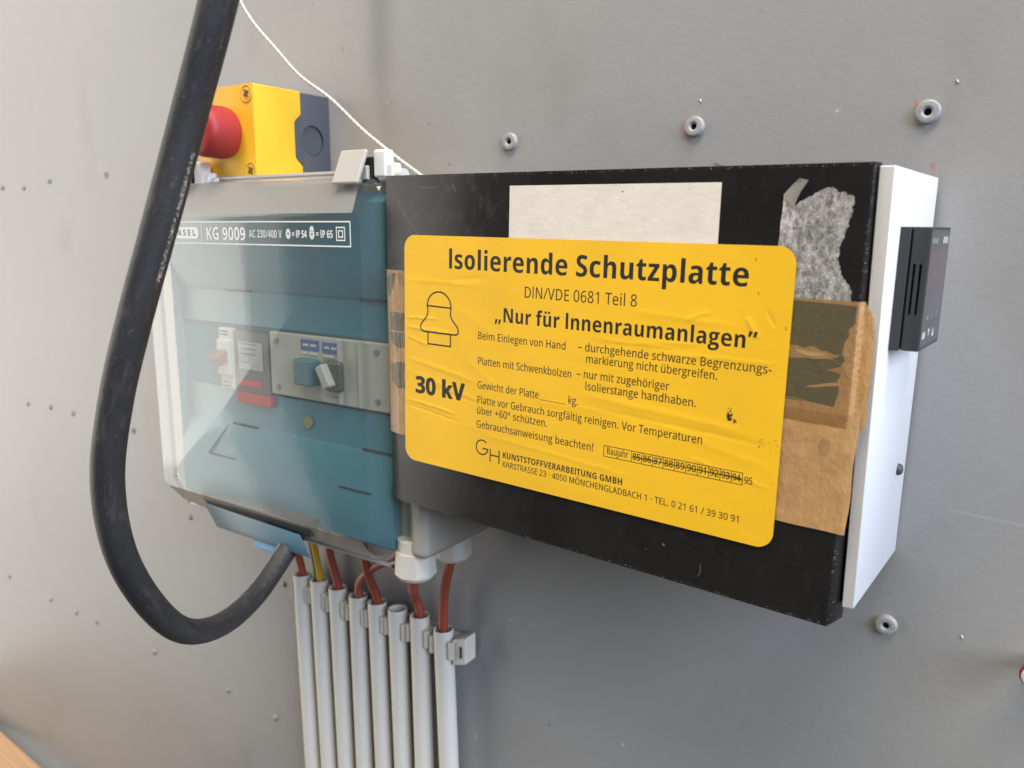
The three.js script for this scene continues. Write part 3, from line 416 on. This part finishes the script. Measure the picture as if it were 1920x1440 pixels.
// devices on the rail
{
  const br = part('breaker', D(rbox(-0.4968, -0.4797, 1.3445, 1.3942, 0.070, 0.0785, 0.0012)), M.moduleWhite, dist, 'white circuit breaker with brown toggle');
  part('breaker_nose', D(rbox(-0.4962, -0.4803, 1.3560, 1.3850, 0.0775, 0.0815, 0.0012)), M.moduleWhite, br);
  const tg = rbox(-0.0055, 0.0055, -0.0045, 0.0045, 0, 0.011, 0.0012); tg.rotateX(0.5); part('toggle', D(moved(tg, -0.4885, 1.3735, 0.080)), M.toggleBrown, br);
  const rcd = part('residual_current_device', D(rbox(-0.4770, -0.4352, 1.3425, 1.3935, 0.070, 0.0785, 0.0012)), M.rcd, dist, 'dark device with grey window and red strip');
  part('window', D(rbox(-0.472, -0.443, 1.3630, 1.3850, 0.0782, 0.0792, 0.0006)), std({ color: lin(0.28, 0.28, 0.3), roughness: 0.3 }), rcd);
  part('red_strip', D(rbox(-0.476, -0.4345, 1.3355, 1.3440, 0.0765, 0.0800, 0.0008)), M.red, rcd);
  part('red_strip', D(rbox(-0.473, -0.446, 1.3490, 1.3545, 0.0782, 0.0790, 0.0004)), M.red, rcd);
  const plate = part('module_plate', D(rbox(-0.4345, -0.3112, 1.3470, 1.3955, 0.070, 0.0785, 0.001)), M.module, dist, 'beige blanking plate with two switches');
  part('print_label', D(rbox(-0.3990, -0.3800, 1.3845, 1.3925, 0.0783, 0.0790, 0.0003, 1)), M.blueLabel, plate);
  part('print_label', D(rbox(-0.3765, -0.3590, 1.3840, 1.3920, 0.0783, 0.0790, 0.0003, 1)), M.blueLabel, plate);
  part('switch_key', D(rbox(-0.3985, -0.3790, 1.3595, 1.3790, 0.078, 0.0885, 0.0018)), M.toggleTeal, plate);
  const lever = part('switch_lever', D(rbox(-0.3720, -0.3545, 1.3570, 1.3800, 0.078, 0.0840, 0.003)), std({ color: lin(0.08, 0.08, 0.065), roughness: 0.4 }), plate);
  part('lever_grip', D(moved(rbox(-0.004, 0.004, -0.009, 0.009, 0, 0.008, 0.0018).rotateZ(0.5), -0.366, 1.3685, 0.082)), M.module, lever);
  part('frame', D(mergeGeometries([rbox(-0.3590, -0.3565, 1.348, 1.395, 0.078, 0.0812, 0.0004), rbox(-0.3385, -0.3355, 1.348, 1.396, 0.078, 0.0812, 0.0004), rbox(-0.3768, -0.3600, 1.3480, 1.3520, 0.078, 0.0805, 0.0005)])), M.module, plate);
  for (const [x, y] of [[-0.4265, 1.3535], [-0.4265, 1.3890], [-0.3230, 1.3540], [-0.3230, 1.3890]]) part('plate_screw', D(new THREE.CylinderGeometry(0.0021, 0.0021, 0.001, 14).rotateX(Math.PI / 2).translate(x, y, 0.0787)), std({ color: lin(0.2, 0.2, 0.19), roughness: 0.35, metalness: 0.7 }), plate);
  for (const [x0, x1, y] of [[-0.3965, -0.3905, 1.3885], [-0.3885, -0.3825, 1.3885], [-0.3740, -0.3690, 1.3882], [-0.3670, -0.3615, 1.3882], [-0.3985, -0.3925, 1.3823], [-0.3900, -0.3815, 1.3823], [-0.3755, -0.3640, 1.3818]]) part('print_mark', D(rbox(x0, x1, y - 0.0009, y + 0.0009, 0.0784, 0.07912, 0.0001, 1)), M.moduleWhite, plate);
  for (const y of [1.3835, 1.3795, 1.3755, 1.3690]) part('print_mark', D(rbox(-0.4690, -0.4460 - (y < 1.37 ? 0.012 : 0.004), y - 0.0005, y + 0.0005, 0.0790, 0.07932, 0.0001, 1)), M.rcd, rcd);
  for (const y of [1.3470, 1.3500, 1.3890, 1.3915]) part('print_mark', D(rbox(-0.4945, -0.4840, y - 0.0006, y + 0.0006, 0.0784, 0.07882, 0.0001, 1)), M.rcd, br);
  part('yellow_mark', D(new THREE.CylinderGeometry(0.0045, 0.0045, 0.002, 18).rotateX(Math.PI / 2).translate(-0.3965, 1.3290, 0.0768)), std({ color: lin(0.26, 0.23, 0.06), roughness: 0.6 }), dist);
}
// the clear cover: rounded rectangles lofted from the rim to the chamfer and the face
{
  const ring = (x0, x1, y0, y1, r, z) => { const pts = [], k = 6; for (const [cx, cy, a0] of [[x1 - r, y1 - r, 0], [x0 + r, y1 - r, 1], [x0 + r, y0 + r, 2], [x1 - r, y0 + r, 3]]) for (let i = 0; i <= k; i++) { const a = (a0 + i / k) * Math.PI / 2; pts.push([cx + r * Math.cos(a), cy + r * Math.sin(a), z]); } return pts; };
  const rings = [ring(-0.572, -0.2945, 1.2355, 1.5085, 0.030, 0.0752), ring(-0.573, -0.2935, 1.2345, 1.5095, 0.030, 0.0775), ring(-0.570, -0.297, 1.2375, 1.5080, 0.028, 0.0795), ring(-0.566, -0.3010, 1.2400, 1.5070, 0.024, 0.0850), ring(-0.5645, -0.3045, 1.2420, 1.5056, 0.020, 0.0878), ring(-0.5555, -0.3130, 1.2560, 1.4850, 0.008, 0.0986), ring(-0.5540, -0.3143, 1.2578, 1.4828, 0.007, 0.0997), ring(-0.5520, -0.3163, 1.2600, 1.4805, 0.006, 0.1000)];
  const n = rings[0].length, pos = [], idx = [], uv = [];
  for (const r of rings) for (let i = 0; i < n; i++) { pos.push(...r[i]); uv.push(r[i][0] * 4, r[i][1] * 4); }
  const bev = [[], []]; for (let k = 0; k + 1 < rings.length; k++) for (let i = 0; i < n; i++) { const a = k * n + i, b = k * n + (i + 1) % n, bit = k < 6 && k > 0 ? { 6: bev[0], 20: bev[1] }[i] : null; (bit || idx).push(a, b, a + n, b, b + n, a + n); }
  const o = (rings.length - 1) * n; for (let i = 1; i + 1 < n; i++) idx.push(o, o + i, o + i + 1);
  const g = new THREE.BufferGeometry(); g.setAttribute('position', new THREE.Float32BufferAttribute(pos, 3)); g.setAttribute('uv', new THREE.Float32BufferAttribute(uv, 2)); g.setIndex(idx);
  const cover = part('cover', D(toCreasedNormals(g.clone(), 0.35)), M.cover, dist, 'clear smoky hinged cover, dusty, with white print');
  
  bev.forEach((b, e) => { const g2 = g.clone(); g2.setIndex(b); part('cover_bevel', D(toCreasedNormals(g2, 0.35)), M.coverBevel, cover, e ? 'dusty beige bevel along the lower edge of the cover' : 'dusty beige bevel along the upper edge of the cover'); });
  { const rp = rings[1].map((q) => V(q[0], q[1], q[2])); part('cover_rim', D(new THREE.TubeGeometry(new THREE.CatmullRomCurve3(rp, true, 'catmullrom', 0.3), 220, 0.0019, 10, true)), M.rim, cover, 'glossy rounded rim of the cover'); }
  // white print on the cover
  const u0 = -0.530, u1 = -0.3215, v0 = 1.4600, v1 = 1.4782, KP = 2048 / (u1 - u0), h = Math.round((v1 - v0) * KP), [c, q] = canvas(2048, h), X = (x) => (x - u0) * KP, Y = (y) => (v1 - y) * KP;
  q.clearRect(0, 0, 2048, h); q.strokeStyle = q.fillStyle = '#e9e9e4';
  q.lineWidth = 9; q.strokeRect(X(-0.5285), Y(1.4772), X(-0.3226) - X(-0.5285), Y(1.4612) - Y(1.4772)); q.beginPath(); q.moveTo(X(-0.4785), Y(1.4772)); q.lineTo(X(-0.4785), Y(1.4612)); q.stroke();
  q.beginPath(); q.roundRect(X(-0.5265), Y(1.4733), X(-0.4825) - X(-0.5265), Y(1.4645) - Y(1.4733), 40); q.fill();
  const word = (s, x0, x1, y, cap, col, bold = true) => { s = s.replace(/I/g, 'l'); q.font = `${bold ? 'bold ' : ''}${cap * KP / 0.714}px sans-serif`; const m = q.measureText(s).width; q.save(); q.translate(X(x0), Y(y)); q.scale((x1 - x0) * KP / m, 1); q.fillStyle = col; q.fillText(s, 0, 0); q.restore(); };
  word('H E N S E L', -0.5235, -0.4865, 1.4668, 0.0046, '#4c565a'); word('KG 9009', -0.4740, -0.4275, 1.4641, 0.0092, '#e9e9e4'); word('AC 230/400 V', -0.4240, -0.3888, 1.4662, 0.0054, '#d9dad6');
  word('= IP 54', -0.3785, -0.3636, 1.4665, 0.0050, '#e9e9e4'); word('= IP 65', -0.3548, -0.3386, 1.4666, 0.0050, '#e9e9e4');
  q.lineWidth = 6; const key = (x, d) => { q.fillStyle = '#d9dad6'; q.beginPath(); q.ellipse(X(x), Y(1.4690), 0.0024 * KP, 0.0036 * KP, 0, 0, 7); q.fill(); if (d) { q.beginPath(); q.ellipse(X(x), Y(1.4722), 0.0020 * KP, 0.0022 * KP, 0, 0, 7); q.fill(); } q.fillStyle = 'rgba(80,90,95,.9)'; q.beginPath(); q.arc(X(x), Y(1.4690), 0.0009 * KP, 0, 7); q.fill(); if (d) q.fillRect(X(x - 0.0012), Y(1.4712), 0.0024 * KP, 5); };
  key(-0.3822, false); key(-0.3586, true);
  q.strokeStyle = '#e9e9e4'; q.lineWidth = 8; q.strokeRect(X(-0.3352), Y(1.4735), 0.0075 * KP, 0.0084 * KP); q.strokeRect(X(-0.3333), Y(1.4713), 0.0037 * KP, 0.0041 * KP);
  part('print', D(gridGeo(1, 1, (a, b) => [mixn(u0, u1, a), mixn(v0, v1, b), 0.10025])), std({ map: tex(c), transparent: true, roughness: 0.6 }), cover, 'white printed strip with type code and ratings');
  // flap at the lower edge with its blue latch
  const fl = part('latch_flap', D(warpBox([[[V(-0.4895, 1.2318, 0.0960), V(-0.4885, 1.2322, 0.0975)], [V(-0.5040, 1.2500, 0.0966), V(-0.5030, 1.2504, 0.0980)]], [[V(-0.3785, 1.2312, 0.0960), V(-0.3775, 1.2316, 0.0975)], [V(-0.3885, 1.2475, 0.0966), V(-0.3875, 1.2480, 0.0980)]]], 0.0005)), M.latch, dist, 'blue grey latch flap along the lower edge');
  part('latch_recess', D(warpBox([[[V(-0.503, 1.2480, 0.0885), V(-0.503, 1.2480, 0.0955)], [V(-0.506, 1.2575, 0.0900), V(-0.506, 1.2575, 0.0985)]], [[V(-0.380, 1.2460, 0.0885), V(-0.380, 1.2460, 0.0955)], [V(-0.372, 1.2625, 0.0900), V(-0.372, 1.2625, 0.0996)]]], 0.001)), std({ color: lin(0.05, 0.05, 0.048), roughness: 0.35 }), dist);
  part('latch_tab', D(rbox(-0.444, -0.414, 1.2245, 1.2350, 0.0925, 0.0965, 0.0015)), M.latchTab, fl, 'bright blue latch tab');
  // two hinge clips on top
  const clipA = (x) => {
    const cl = part('hinge_clip', D(moved(rbox(-0.0062, 0.0050, 0, 0.0180, -0.005, 0.004, 0.002), x + 0.0175, 1.5050, 0.082)), M.white, dist, 'white cover hinge');
    part('hinge_foot', D(moved(rbox(-0.004, 0.0105, -0.002, 0.0095, -0.006, 0.003, 0.002), x + 0.0175, 1.5050, 0.082)), M.white, cl);
    part('hinge_knuckle', D(moved(new THREE.CylinderGeometry(0.0042, 0.0042, 0.012, 24).rotateZ(Math.PI / 2), x + 0.0275, 1.5065, 0.080)), M.ivory, cl);
    part('hinge_gap', D(moved(rbox(-0.0055, 0.004, -0.003, 0.0135, -0.006, 0.002, 0.0008), x + 0.0065, 1.5050, 0.084)), M.slot, cl);
    part('hinge_catch', D(moved(rbox(-0.0028, 0.0028, -0.001, 0.0080, -0.001, 0.002, 0.0008), x + 0.0062, 1.5050, 0.0872)), M.module, cl);
    const lev = rbox(-0.0120, 0.0110, -0.0120, 0.0110, -0.0018, 0.0018, 0.0015).applyMatrix4(new THREE.Matrix4().makeShear(0, 0, 0.12, 0, 0, 0)); lev.rotateX(-0.32);
    part('hinge_lever', D(moved(lev, x - 0.0030, 1.5125, 0.0915)), M.lever, cl);
  };
  clipA(-0.3260); clipA(-0.5160);
  // cable glands under the right end
  part('gland_boss', D(rbox(-0.2915, -0.2770, 1.2480, 1.3000, 0.006, 0.0845, 0.0060, 6)), M.greyBase, dist, 'rounded beige boss above the cable glands');
  for (const z of [0.0718, 0.030]) {
    const hex = new THREE.CylinderGeometry(0.0142, 0.0150, 0.017, 9); const dome = new THREE.LatheGeometry([[0.0035, -0.0138], [0.0085, -0.0134], [0.0122, -0.0118], [0.0140, -0.0092], [0.0142, -0.0070]].map((p) => new THREE.Vector2(...p)), 24);
    const gl = part('cable_gland', D(moved(toCreasedNormals(hex, 0.9), -0.2968, 1.2405, z)), M.gland, dist, 'white cable gland nut');
    part('gland_end', D(moved(dome, -0.2968, 1.2405, z)), M.gland, gl);
    part('gland_collar', D(moved(new THREE.CylinderGeometry(0.0125, 0.0125, 0.012, 28), -0.2968, 1.2520, z)), M.gland, gl);
  }
}

// ------------------------------------------------------------------ emergency stop station
{
  const st = thing('emergency_stop_station', 'yellow and dark grey emergency stop box with red push button, above the fuse box', 'emergency stop', [-0.477, 1.509, 0]);
  const E = (g) => moved(g, 0.477, -1.509, 0);
  const x0 = -0.5115, x1 = -0.4423, y0 = 1.5085, y1 = 1.577;
  const prof = (zA) => zA;
  // grey base and yellow lid meet along a line that bulges forward round the knock-out
  const joint = (y) => 0.0300 + 0.0068 * Math.max(0, Math.min(1, (0.0195 - Math.abs(y - 1.5402)) / 0.006)) ;
  const side = (front) => { const s = new THREE.Shape(), ys = []; for (let i = 0; i <= 40; i++) ys.push(mixn(y0, y1, i / 40)); if (front) { s.moveTo(0.0755, y0); s.lineTo(0.0755, y1); for (const y of ys.slice().reverse()) s.lineTo(joint(y) + 0.0002, y); } else { s.moveTo(0.0, y0 + 0.0006); s.lineTo(0.0, y1 - 0.0006); for (const y of ys.slice().reverse()) s.lineTo(joint(y), Math.max(y0 + 0.0006, Math.min(y1 - 0.0006, y))); } return s; };
  const solid = (s, a, b, bev) => { const g = new THREE.ExtrudeGeometry(s, { depth: b - a - 2 * bev, bevelEnabled: true, bevelThickness: bev, bevelSize: bev, bevelOffset: -bev, bevelSegments: 3 }); g.rotateY(-Math.PI / 2); return moved(toCreasedNormals(g, 0.45), b - bev, 0, 0); };
  const ev = new Evaluator(); ev.attributes = ['position', 'normal'];
  const bq = (g) => { const b = new Brush(g); b.updateMatrixWorld(); return b; };
  let base = bq(solid(side(false), x0 + 0.0006, x1 - 0.0006, 0.0012)); base = ev.evaluate(base, bq(new THREE.CylinderGeometry(0.0118, 0.0118, 0.0042, 40).rotateZ(Math.PI / 2).translate(x1 - 0.0006, 1.5408, 0.0190)), SUBTRACTION);
  const bg = base.geometry; bg.clearGroups();
  part('base', E(bg), M.estopGrey, st, 'dark grey back half with round knock-out');
  part('knock_out', E(new THREE.CylinderGeometry(0.0112, 0.0112, 0.0012, 40).rotateZ(Math.PI / 2).translate(x1 - 0.0027, 1.5408, 0.0190)), M.estopGrey, st);
  part('lid', E(solid(side(true), x0, x1, 0.0012)), M.estopYellow, st, 'yellow front half');
  for (const [x, y] of [[-0.4492, 1.5702], [-0.4486, 1.5152], [-0.5045, 1.5702], [-0.5045, 1.5152]]) {
    const s = part('screw', E(lathe([[0.0062, 0.0002], [0.0062, 0.0006], [0.0055, 0.0007], [0.0051, -0.0001], [0.0046, -0.0001], [0.0043, 0.0004], [0.0001, 0.0005]], 28).translate(x, y, 0.0755)), M.estopYellow, st);
    part('cross_slot', E(mergeGeometries([rbox(-0.0030, 0.0030, -0.0009, 0.0009, 0, 0.0003, 0.0001, 1), rbox(-0.0009, 0.0009, -0.0030, 0.0030, 0, 0.00034, 0.0001, 1)]).rotateZ(0.5).translate(x, y, 0.0761)), M.screw, s);
  }
  part('push_button', E(lathe([[0.0001, 0.0300], [0.0090, 0.0298], [0.0150, 0.0286], [0.0178, 0.0262], [0.0187, 0.0225], [0.0190, 0.0150], [0.0191, 0.0075], [0.0186, 0.0042], [0.0172, 0.0022], [0.0150, 0.0014], [0.0145, 0.0002]].reverse(), 56).translate(-0.4712, 1.5428, 0.0755)), M.estopRed, st, 'red mushroom push button');
}

// ------------------------------------------------------------------ thick black cable
{
  const pts = [[-0.236, 1.70, 0.236], [-0.232, 1.615, 0.248], [-0.2339, 1.5793, 0.253], [-0.2398, 1.5614, 0.255], [-0.2583, 1.5188, 0.259], [-0.2728, 1.4722, 0.2673], [-0.285, 1.4315, 0.2751], [-0.2974, 1.3936, 0.28], [-0.308, 1.3531, 0.2818], [-0.3164, 1.3132, 0.2746], [-0.3295, 1.2723, 0.2536], [-0.3535, 1.2327, 0.2175], [-0.3759, 1.2136, 0.1756], [-0.3955, 1.2121, 0.1339], [-0.4048, 1.222, 0.1072], [-0.4086, 1.2348, 0.0880], [-0.409, 1.249, 0.078]];
  const curve = new THREE.CatmullRomCurve3(pts.map((p) => V(...p)), false, 'centripetal'); curve.arcLengthDivisions = 2000;
  const g = new THREE.TubeGeometry(curve, 260, 0.00775, 28, false), nrm = g.attributes.normal;
  const lane = (u, d) => { const i = Math.round(u * 260); let best = -9, at = 0; for (let j = 0; j < 28; j++) { const k = i * 29 + j, v = nrm.getX(k) * d[0] + nrm.getY(k) * d[1] + nrm.getZ(k) * d[2]; if (v > best) { best = v; at = j / 28; } } return (1 - at) * 256; };
  const uNear = (q) => { let best = 9, at = 0; for (let i = 0; i <= 1000; i++) { const e = curve.getPointAt(i / 1000).distanceTo(V(...q)); if (e < best) { best = e; at = i / 1000; } } return at; };
  const uA = uNear([-0.3759, 1.2136, 0.1756]), uB = uNear([-0.4086, 1.2348, 0.088]), uC = uNear([-0.262, 1.508, 0.260]), uD = uNear([-0.279, 1.452, 0.271]);
  const map = (() => { const w = 2048, h = 256, [c, q] = canvas(w, h), im = q.createImageData(w, h);
    for (let y = 0, o = 0; y < h; y++) for (let x = 0; x < w; x++, o += 4) { const wear = Math.max(0, fbm(x / 26 + 11, y / 14, 4) - 0.56), b = 45 + 14 * (fbm(x / 60, y / 24, 4) - 0.5) + wear * 60; im.data[o] = b * (1 + wear * 0.5); im.data[o + 1] = b; im.data[o + 2] = b * 1.01; im.data[o + 3] = 255; }
    q.putImageData(im, 0, 0);
    for (let i = 0; i < 520; i++) { q.fillStyle = `rgba(200,198,192,${rr(0.15, 0.6)})`; q.beginPath(); q.arc(rr(0, w), rr(0, h), rr(0.4, 1.3), 0, 7); q.fill(); }
    for (let i = 0; i < 90; i++) { q.strokeStyle = `rgba(${rnd() < 0.5 ? '120,112,102' : '22,22,24'},${rr(0.15, 0.4)})`; q.lineWidth = rr(0.6, 2); let x = rr(0, w), y = rr(0, h); q.beginPath(); q.moveTo(x, y); for (let k = 0; k < 3; k++) q.lineTo(x += rr(-12, 26), y += rr(-5, 5)); q.stroke(); }
    for (let i = 0; i < 1100; i++) { const u = mixn(uA - 0.06, uB, rnd()), k = Math.min(1, (u - uA + 0.06) / 0.05); q.fillStyle = `rgba(186,182,172,${rr(0.1, 0.42) * k})`; q.beginPath(); q.ellipse(u * w, lane(u, [-0.45, 0.62, 0.45]) + rr(-9, 9) * (1.8 - k), rr(1, 7), rr(0.8, 2.4), 0, 0, 7); q.fill(); }
    for (let i = 0; i < 260; i++) { const u = mixn(uC, uD, rnd()); q.fillStyle = `rgba(212,210,204,${rr(0.3, 0.8)})`; q.fillRect(u * w, lane(u, [0.80, 0.1, -0.25]) + rr(-5, 5), rr(1, 4), rr(1, 3)); }
    return tex(c); })();
  const cable = part('power_cable', g, std({ map, roughness: 0.55, bumpMap: rep(peel, 6, 1), bumpScale: 0.0002 }), scene);
  tag(cable, 'thick black cable hanging in a loop in front of the fuse box', 'cable');
}
// ------------------------------------------------------------------ thin white cord
{
  const pts = [[-0.492, 1.74, 0.09], [-0.4568, 1.6426, 0.075], [-0.4471, 1.6224, 0.07], [-0.4292, 1.5999, 0.062], [-0.4155, 1.583, 0.055], [-0.3928, 1.5656, 0.046], [-0.3704, 1.5435, 0.037], [-0.3462, 1.5246, 0.03], [-0.3216, 1.5077, 0.024], [-0.300, 1.493, 0.018], [-0.285, 1.480, 0.010]];
  const base = new THREE.CatmullRomCurve3(pts.map((p) => V(...p)), false, 'centripetal'), fr = base.computeFrenetFrames(700, false), len = base.getLength(), strands = [];
  for (let s = 0; s < 3; s++) {
    const q = []; for (let i = 0; i <= 700; i++) { const p = base.getPointAt(i / 700), a = s * Math.PI * 2 / 3 + (i / 700) * len / 0.0040 * Math.PI * 2 / 3; q.push(p.addScaledVector(fr.normals[i], Math.cos(a) * 0.00048).addScaledVector(fr.binormals[i], Math.sin(a) * 0.00048)); }
    strands.push(new THREE.TubeGeometry(new THREE.CatmullRomCurve3(q), 1400, 0.00078, 7, false));
  }
  tag(part('cord', mergeGeometries(strands), std({ color: lin(0.62, 0.58, 0.50), roughness: 0.7 }), scene), 'thin twisted white cord running down to the black plate', 'cord');
}

// ------------------------------------------------------------------ conduits on the wall, their clips and the leads in them
{
  const tops = [[-0.4848, 1.1619, 0.022], [-0.4623, 1.1625, 0.022], [-0.4387, 1.1610, 0.020], [-0.4139, 1.1602, 0.013], [-0.3912, 1.1605, 0.021], [-0.3681, 1.1606, 0.021], [-0.3436, 1.1619, 0.016], [-0.3190, 1.1569, 0.036]];
  const r = 0.0081, L = 0.75, hollow = new THREE.LatheGeometry([[r, -L], [r, -0.0004], [r - 0.0003, 0], [r - 0.0009, 0], [r - 0.0012, -0.0004], [r - 0.0012, -L]].map((p) => new THREE.Vector2(...p)), 36);
  const hold = (() => { const s = new THREE.Shape(); s.moveTo(-0.0105, -0.0132); s.lineTo(0.0105, -0.0132); s.lineTo(0.0118, 0.0045); s.lineTo(0.0098, 0.0062); s.lineTo(0.0078, 0.0048); s.absarc(0, 0, 0.0084, 0.58, Math.PI - 0.58, true); s.lineTo(-0.0078, 0.0048); s.lineTo(-0.0098, 0.0062); s.lineTo(-0.0118, 0.0045); s.closePath(); return new THREE.ExtrudeGeometry(s, { depth: 0.0135, bevelEnabled: true, bevelThickness: 0.0006, bevelSize: 0.0005, bevelSegments: 2, curveSegments: 24 }).rotateX(-Math.PI / 2).scale(1, 1, -1); })();
  { const ix = hold.index; const p = hold.attributes.position; for (let i = 0; i < p.count; i += 3) for (let k = 0; k < 3; k++) { const a = p.getComponent(i + 1, k), b = p.getComponent(i + 2, k); p.setComponent(i + 1, k, b); p.setComponent(i + 2, k, a); } hold.computeVertexNormals(); }
  const words = ['leftmost white conduit on the wall, a dark red lead entering its top', 'second white conduit from the left, with a yellow and green lead', 'third white conduit from the left, with a short red lead', 'fourth white conduit from the left, with a slanting pinkish lead', 'fifth white conduit from the left, with a red lead crossing the pink one', 'white conduit with an empty open top, no lead in it', 'white conduit under the front cable gland, second from the right', 'rightmost white conduit, with a long straight red lead and a bracket clip'];
  tops.forEach(([x, y, tilt], i) => {
    const c = thing('conduit', words[i], 'conduit', [x, y, 0.0145], 'white conduits side by side on the wall'); c.rotation.z = tilt;
    part('pipe', hollow, M.pipe, c);
    const k = part('clip', hold, M.clip, c); k.position.set(0.0004, i === 7 ? -0.021 : -0.0235, 0); k.rotation.z = -tilt;
    if (i === 7) { part('clip_bracket', rbox(0.0105, 0.0235, -0.0100, 0.0125, -0.011, 0.0035, 0.0014).applyMatrix4(new THREE.Matrix4().makeShear(0.35, 0, 0, 0, 0, 0)), M.pipe, k); part('bracket_slot', rbox(0.0185, 0.0200, 0.0030, 0.0130, 0.0028, 0.0042, 0.0003, 1), M.slot, k); }
  });
  const lead = (name, pts, mat, label, rad = 0.0036) => tag(part(numbered(name), tube(pts, rad, 40, 14), mat, scene), label, 'lead');
  const dn = (i, dx = 0) => [tops[i][0] + 0.0005 + dx, tops[i][1] - 0.03, 0.0145], tp = (i, dx = 0, dz = 0) => [tops[i][0] + dx, tops[i][1] + 0.004, 0.0145 + dz];
  lead('red_lead', [dn(0), tp(0), [-0.4865, 1.180, 0.0165], [-0.4875, 1.205, 0.020], [-0.487, 1.25, 0.024]], M.wireRed, 'red lead into the leftmost conduit, beside the black cable');
  const yg = lead('striped_lead', [dn(1, 0.001), tp(1, 0.001), [-0.4615, 1.19, 0.018], [-0.463, 1.25, 0.028]], M.wireYellow, 'yellow and green lead into the second conduit', 0.0030);
  part('green_stripe', tube([dn(1, -0.0028), tp(1, -0.0028), [-0.4655, 1.19, 0.0175], [-0.467, 1.25, 0.0275]], 0.0028, 30, 12), M.wireGreen, yg);
  lead('red_lead', [dn(2), tp(2), [-0.4398, 1.175, 0.016], [-0.4425, 1.195, 0.019], [-0.442, 1.25, 0.022]], M.wireRed, 'short red lead into the third conduit from the left');
  lead('red_lead', [dn(3), tp(3, 0.001), [-0.4070, 1.1760, 0.018], [-0.3890, 1.1935, 0.020], [-0.3660, 1.2080, 0.021], [-0.352, 1.225, 0.024], [-0.348, 1.25, 0.03]], M.wirePink, 'faded pinkish lead slanting up behind a red one');
  lead('red_lead', [dn(4), tp(4), [-0.3925, 1.1740, 0.0175], [-0.3955, 1.1930, 0.022], [-0.3945, 1.25, 0.026]], M.wireRed, 'red lead in front of the slanting pinkish lead');
  lead('red_lead', [dn(6), tp(6), [-0.3455, 1.1750, 0.0165], [-0.3380, 1.1930, 0.030], [-0.3040, 1.2170, 0.0660], [-0.2970, 1.245, 0.0718]], M.wireRed, 'red lead curving down from the front cable gland', 0.0038);
  lead('red_lead', [dn(7), tp(7), [-0.3160, 1.185, 0.017], [-0.3030, 1.215, 0.027], [-0.2968, 1.23, 0.030], [-0.2968, 1.25, 0.030]], M.wireRed, 'long red lead from the rear cable gland to the rightmost conduit', 0.0038);
}
// ------------------------------------------------------------------ bench top at the lower left, small knob at the right
{
  const b = thing('bench', 'pale wooden bench top at the foot of the wall, lower left', 'bench', [-1.6, 0.724, 0.3]);
  const wood = pixelTex(512, 512, (x, y) => { const n = fbm(x / 160, y / 9, 4), k = 0.86 + 0.2 * (n - 0.5); return [0.88 * k, 0.71 * k, 0.54 * k]; }, true, [1, 1]);
  const t = part('bench_top', rbox(0.22, 0.75, 0, 0.016, -0.3115, -0.12, 0.002), std({ map: wood, roughness: 0.55 }), b); t.rotation.y = -0.057;
  for (const x of [0.28, 0.68]) for (const z of [-0.26, -0.15]) part('leg', rbox(x - 0.02, x + 0.02, -0.724, -0.001, z - 0.02, z + 0.02, 0.002), M.dark, b);
}
{
  const k = thing('wall_knob', 'small white round knob with a red rim at the right edge of the wall', 'knob', [0.0735, 1.2495, 0]);
  part('stem', lathe([[0.0045, -0.001], [0.0045, 0.02], [0.0001, 0.0202]], 24), M.ivory, k);
  part('rim', lathe([[0.0048, 0.017], [0.0066, 0.0175], [0.0070, 0.0195], [0.0066, 0.0215], [0.0058, 0.022]], 32), std({ color: lin(0.16, 0.018, 0.018), roughness: 0.6 }), k);
  part('cap', lathe([[0.0062, 0.0195], [0.0060, 0.0225], [0.0045, 0.0232], [0.0022, 0.0222], [0.0001, 0.0222]], 32), M.ivory, k);
}

renderer.render(scene, camera);
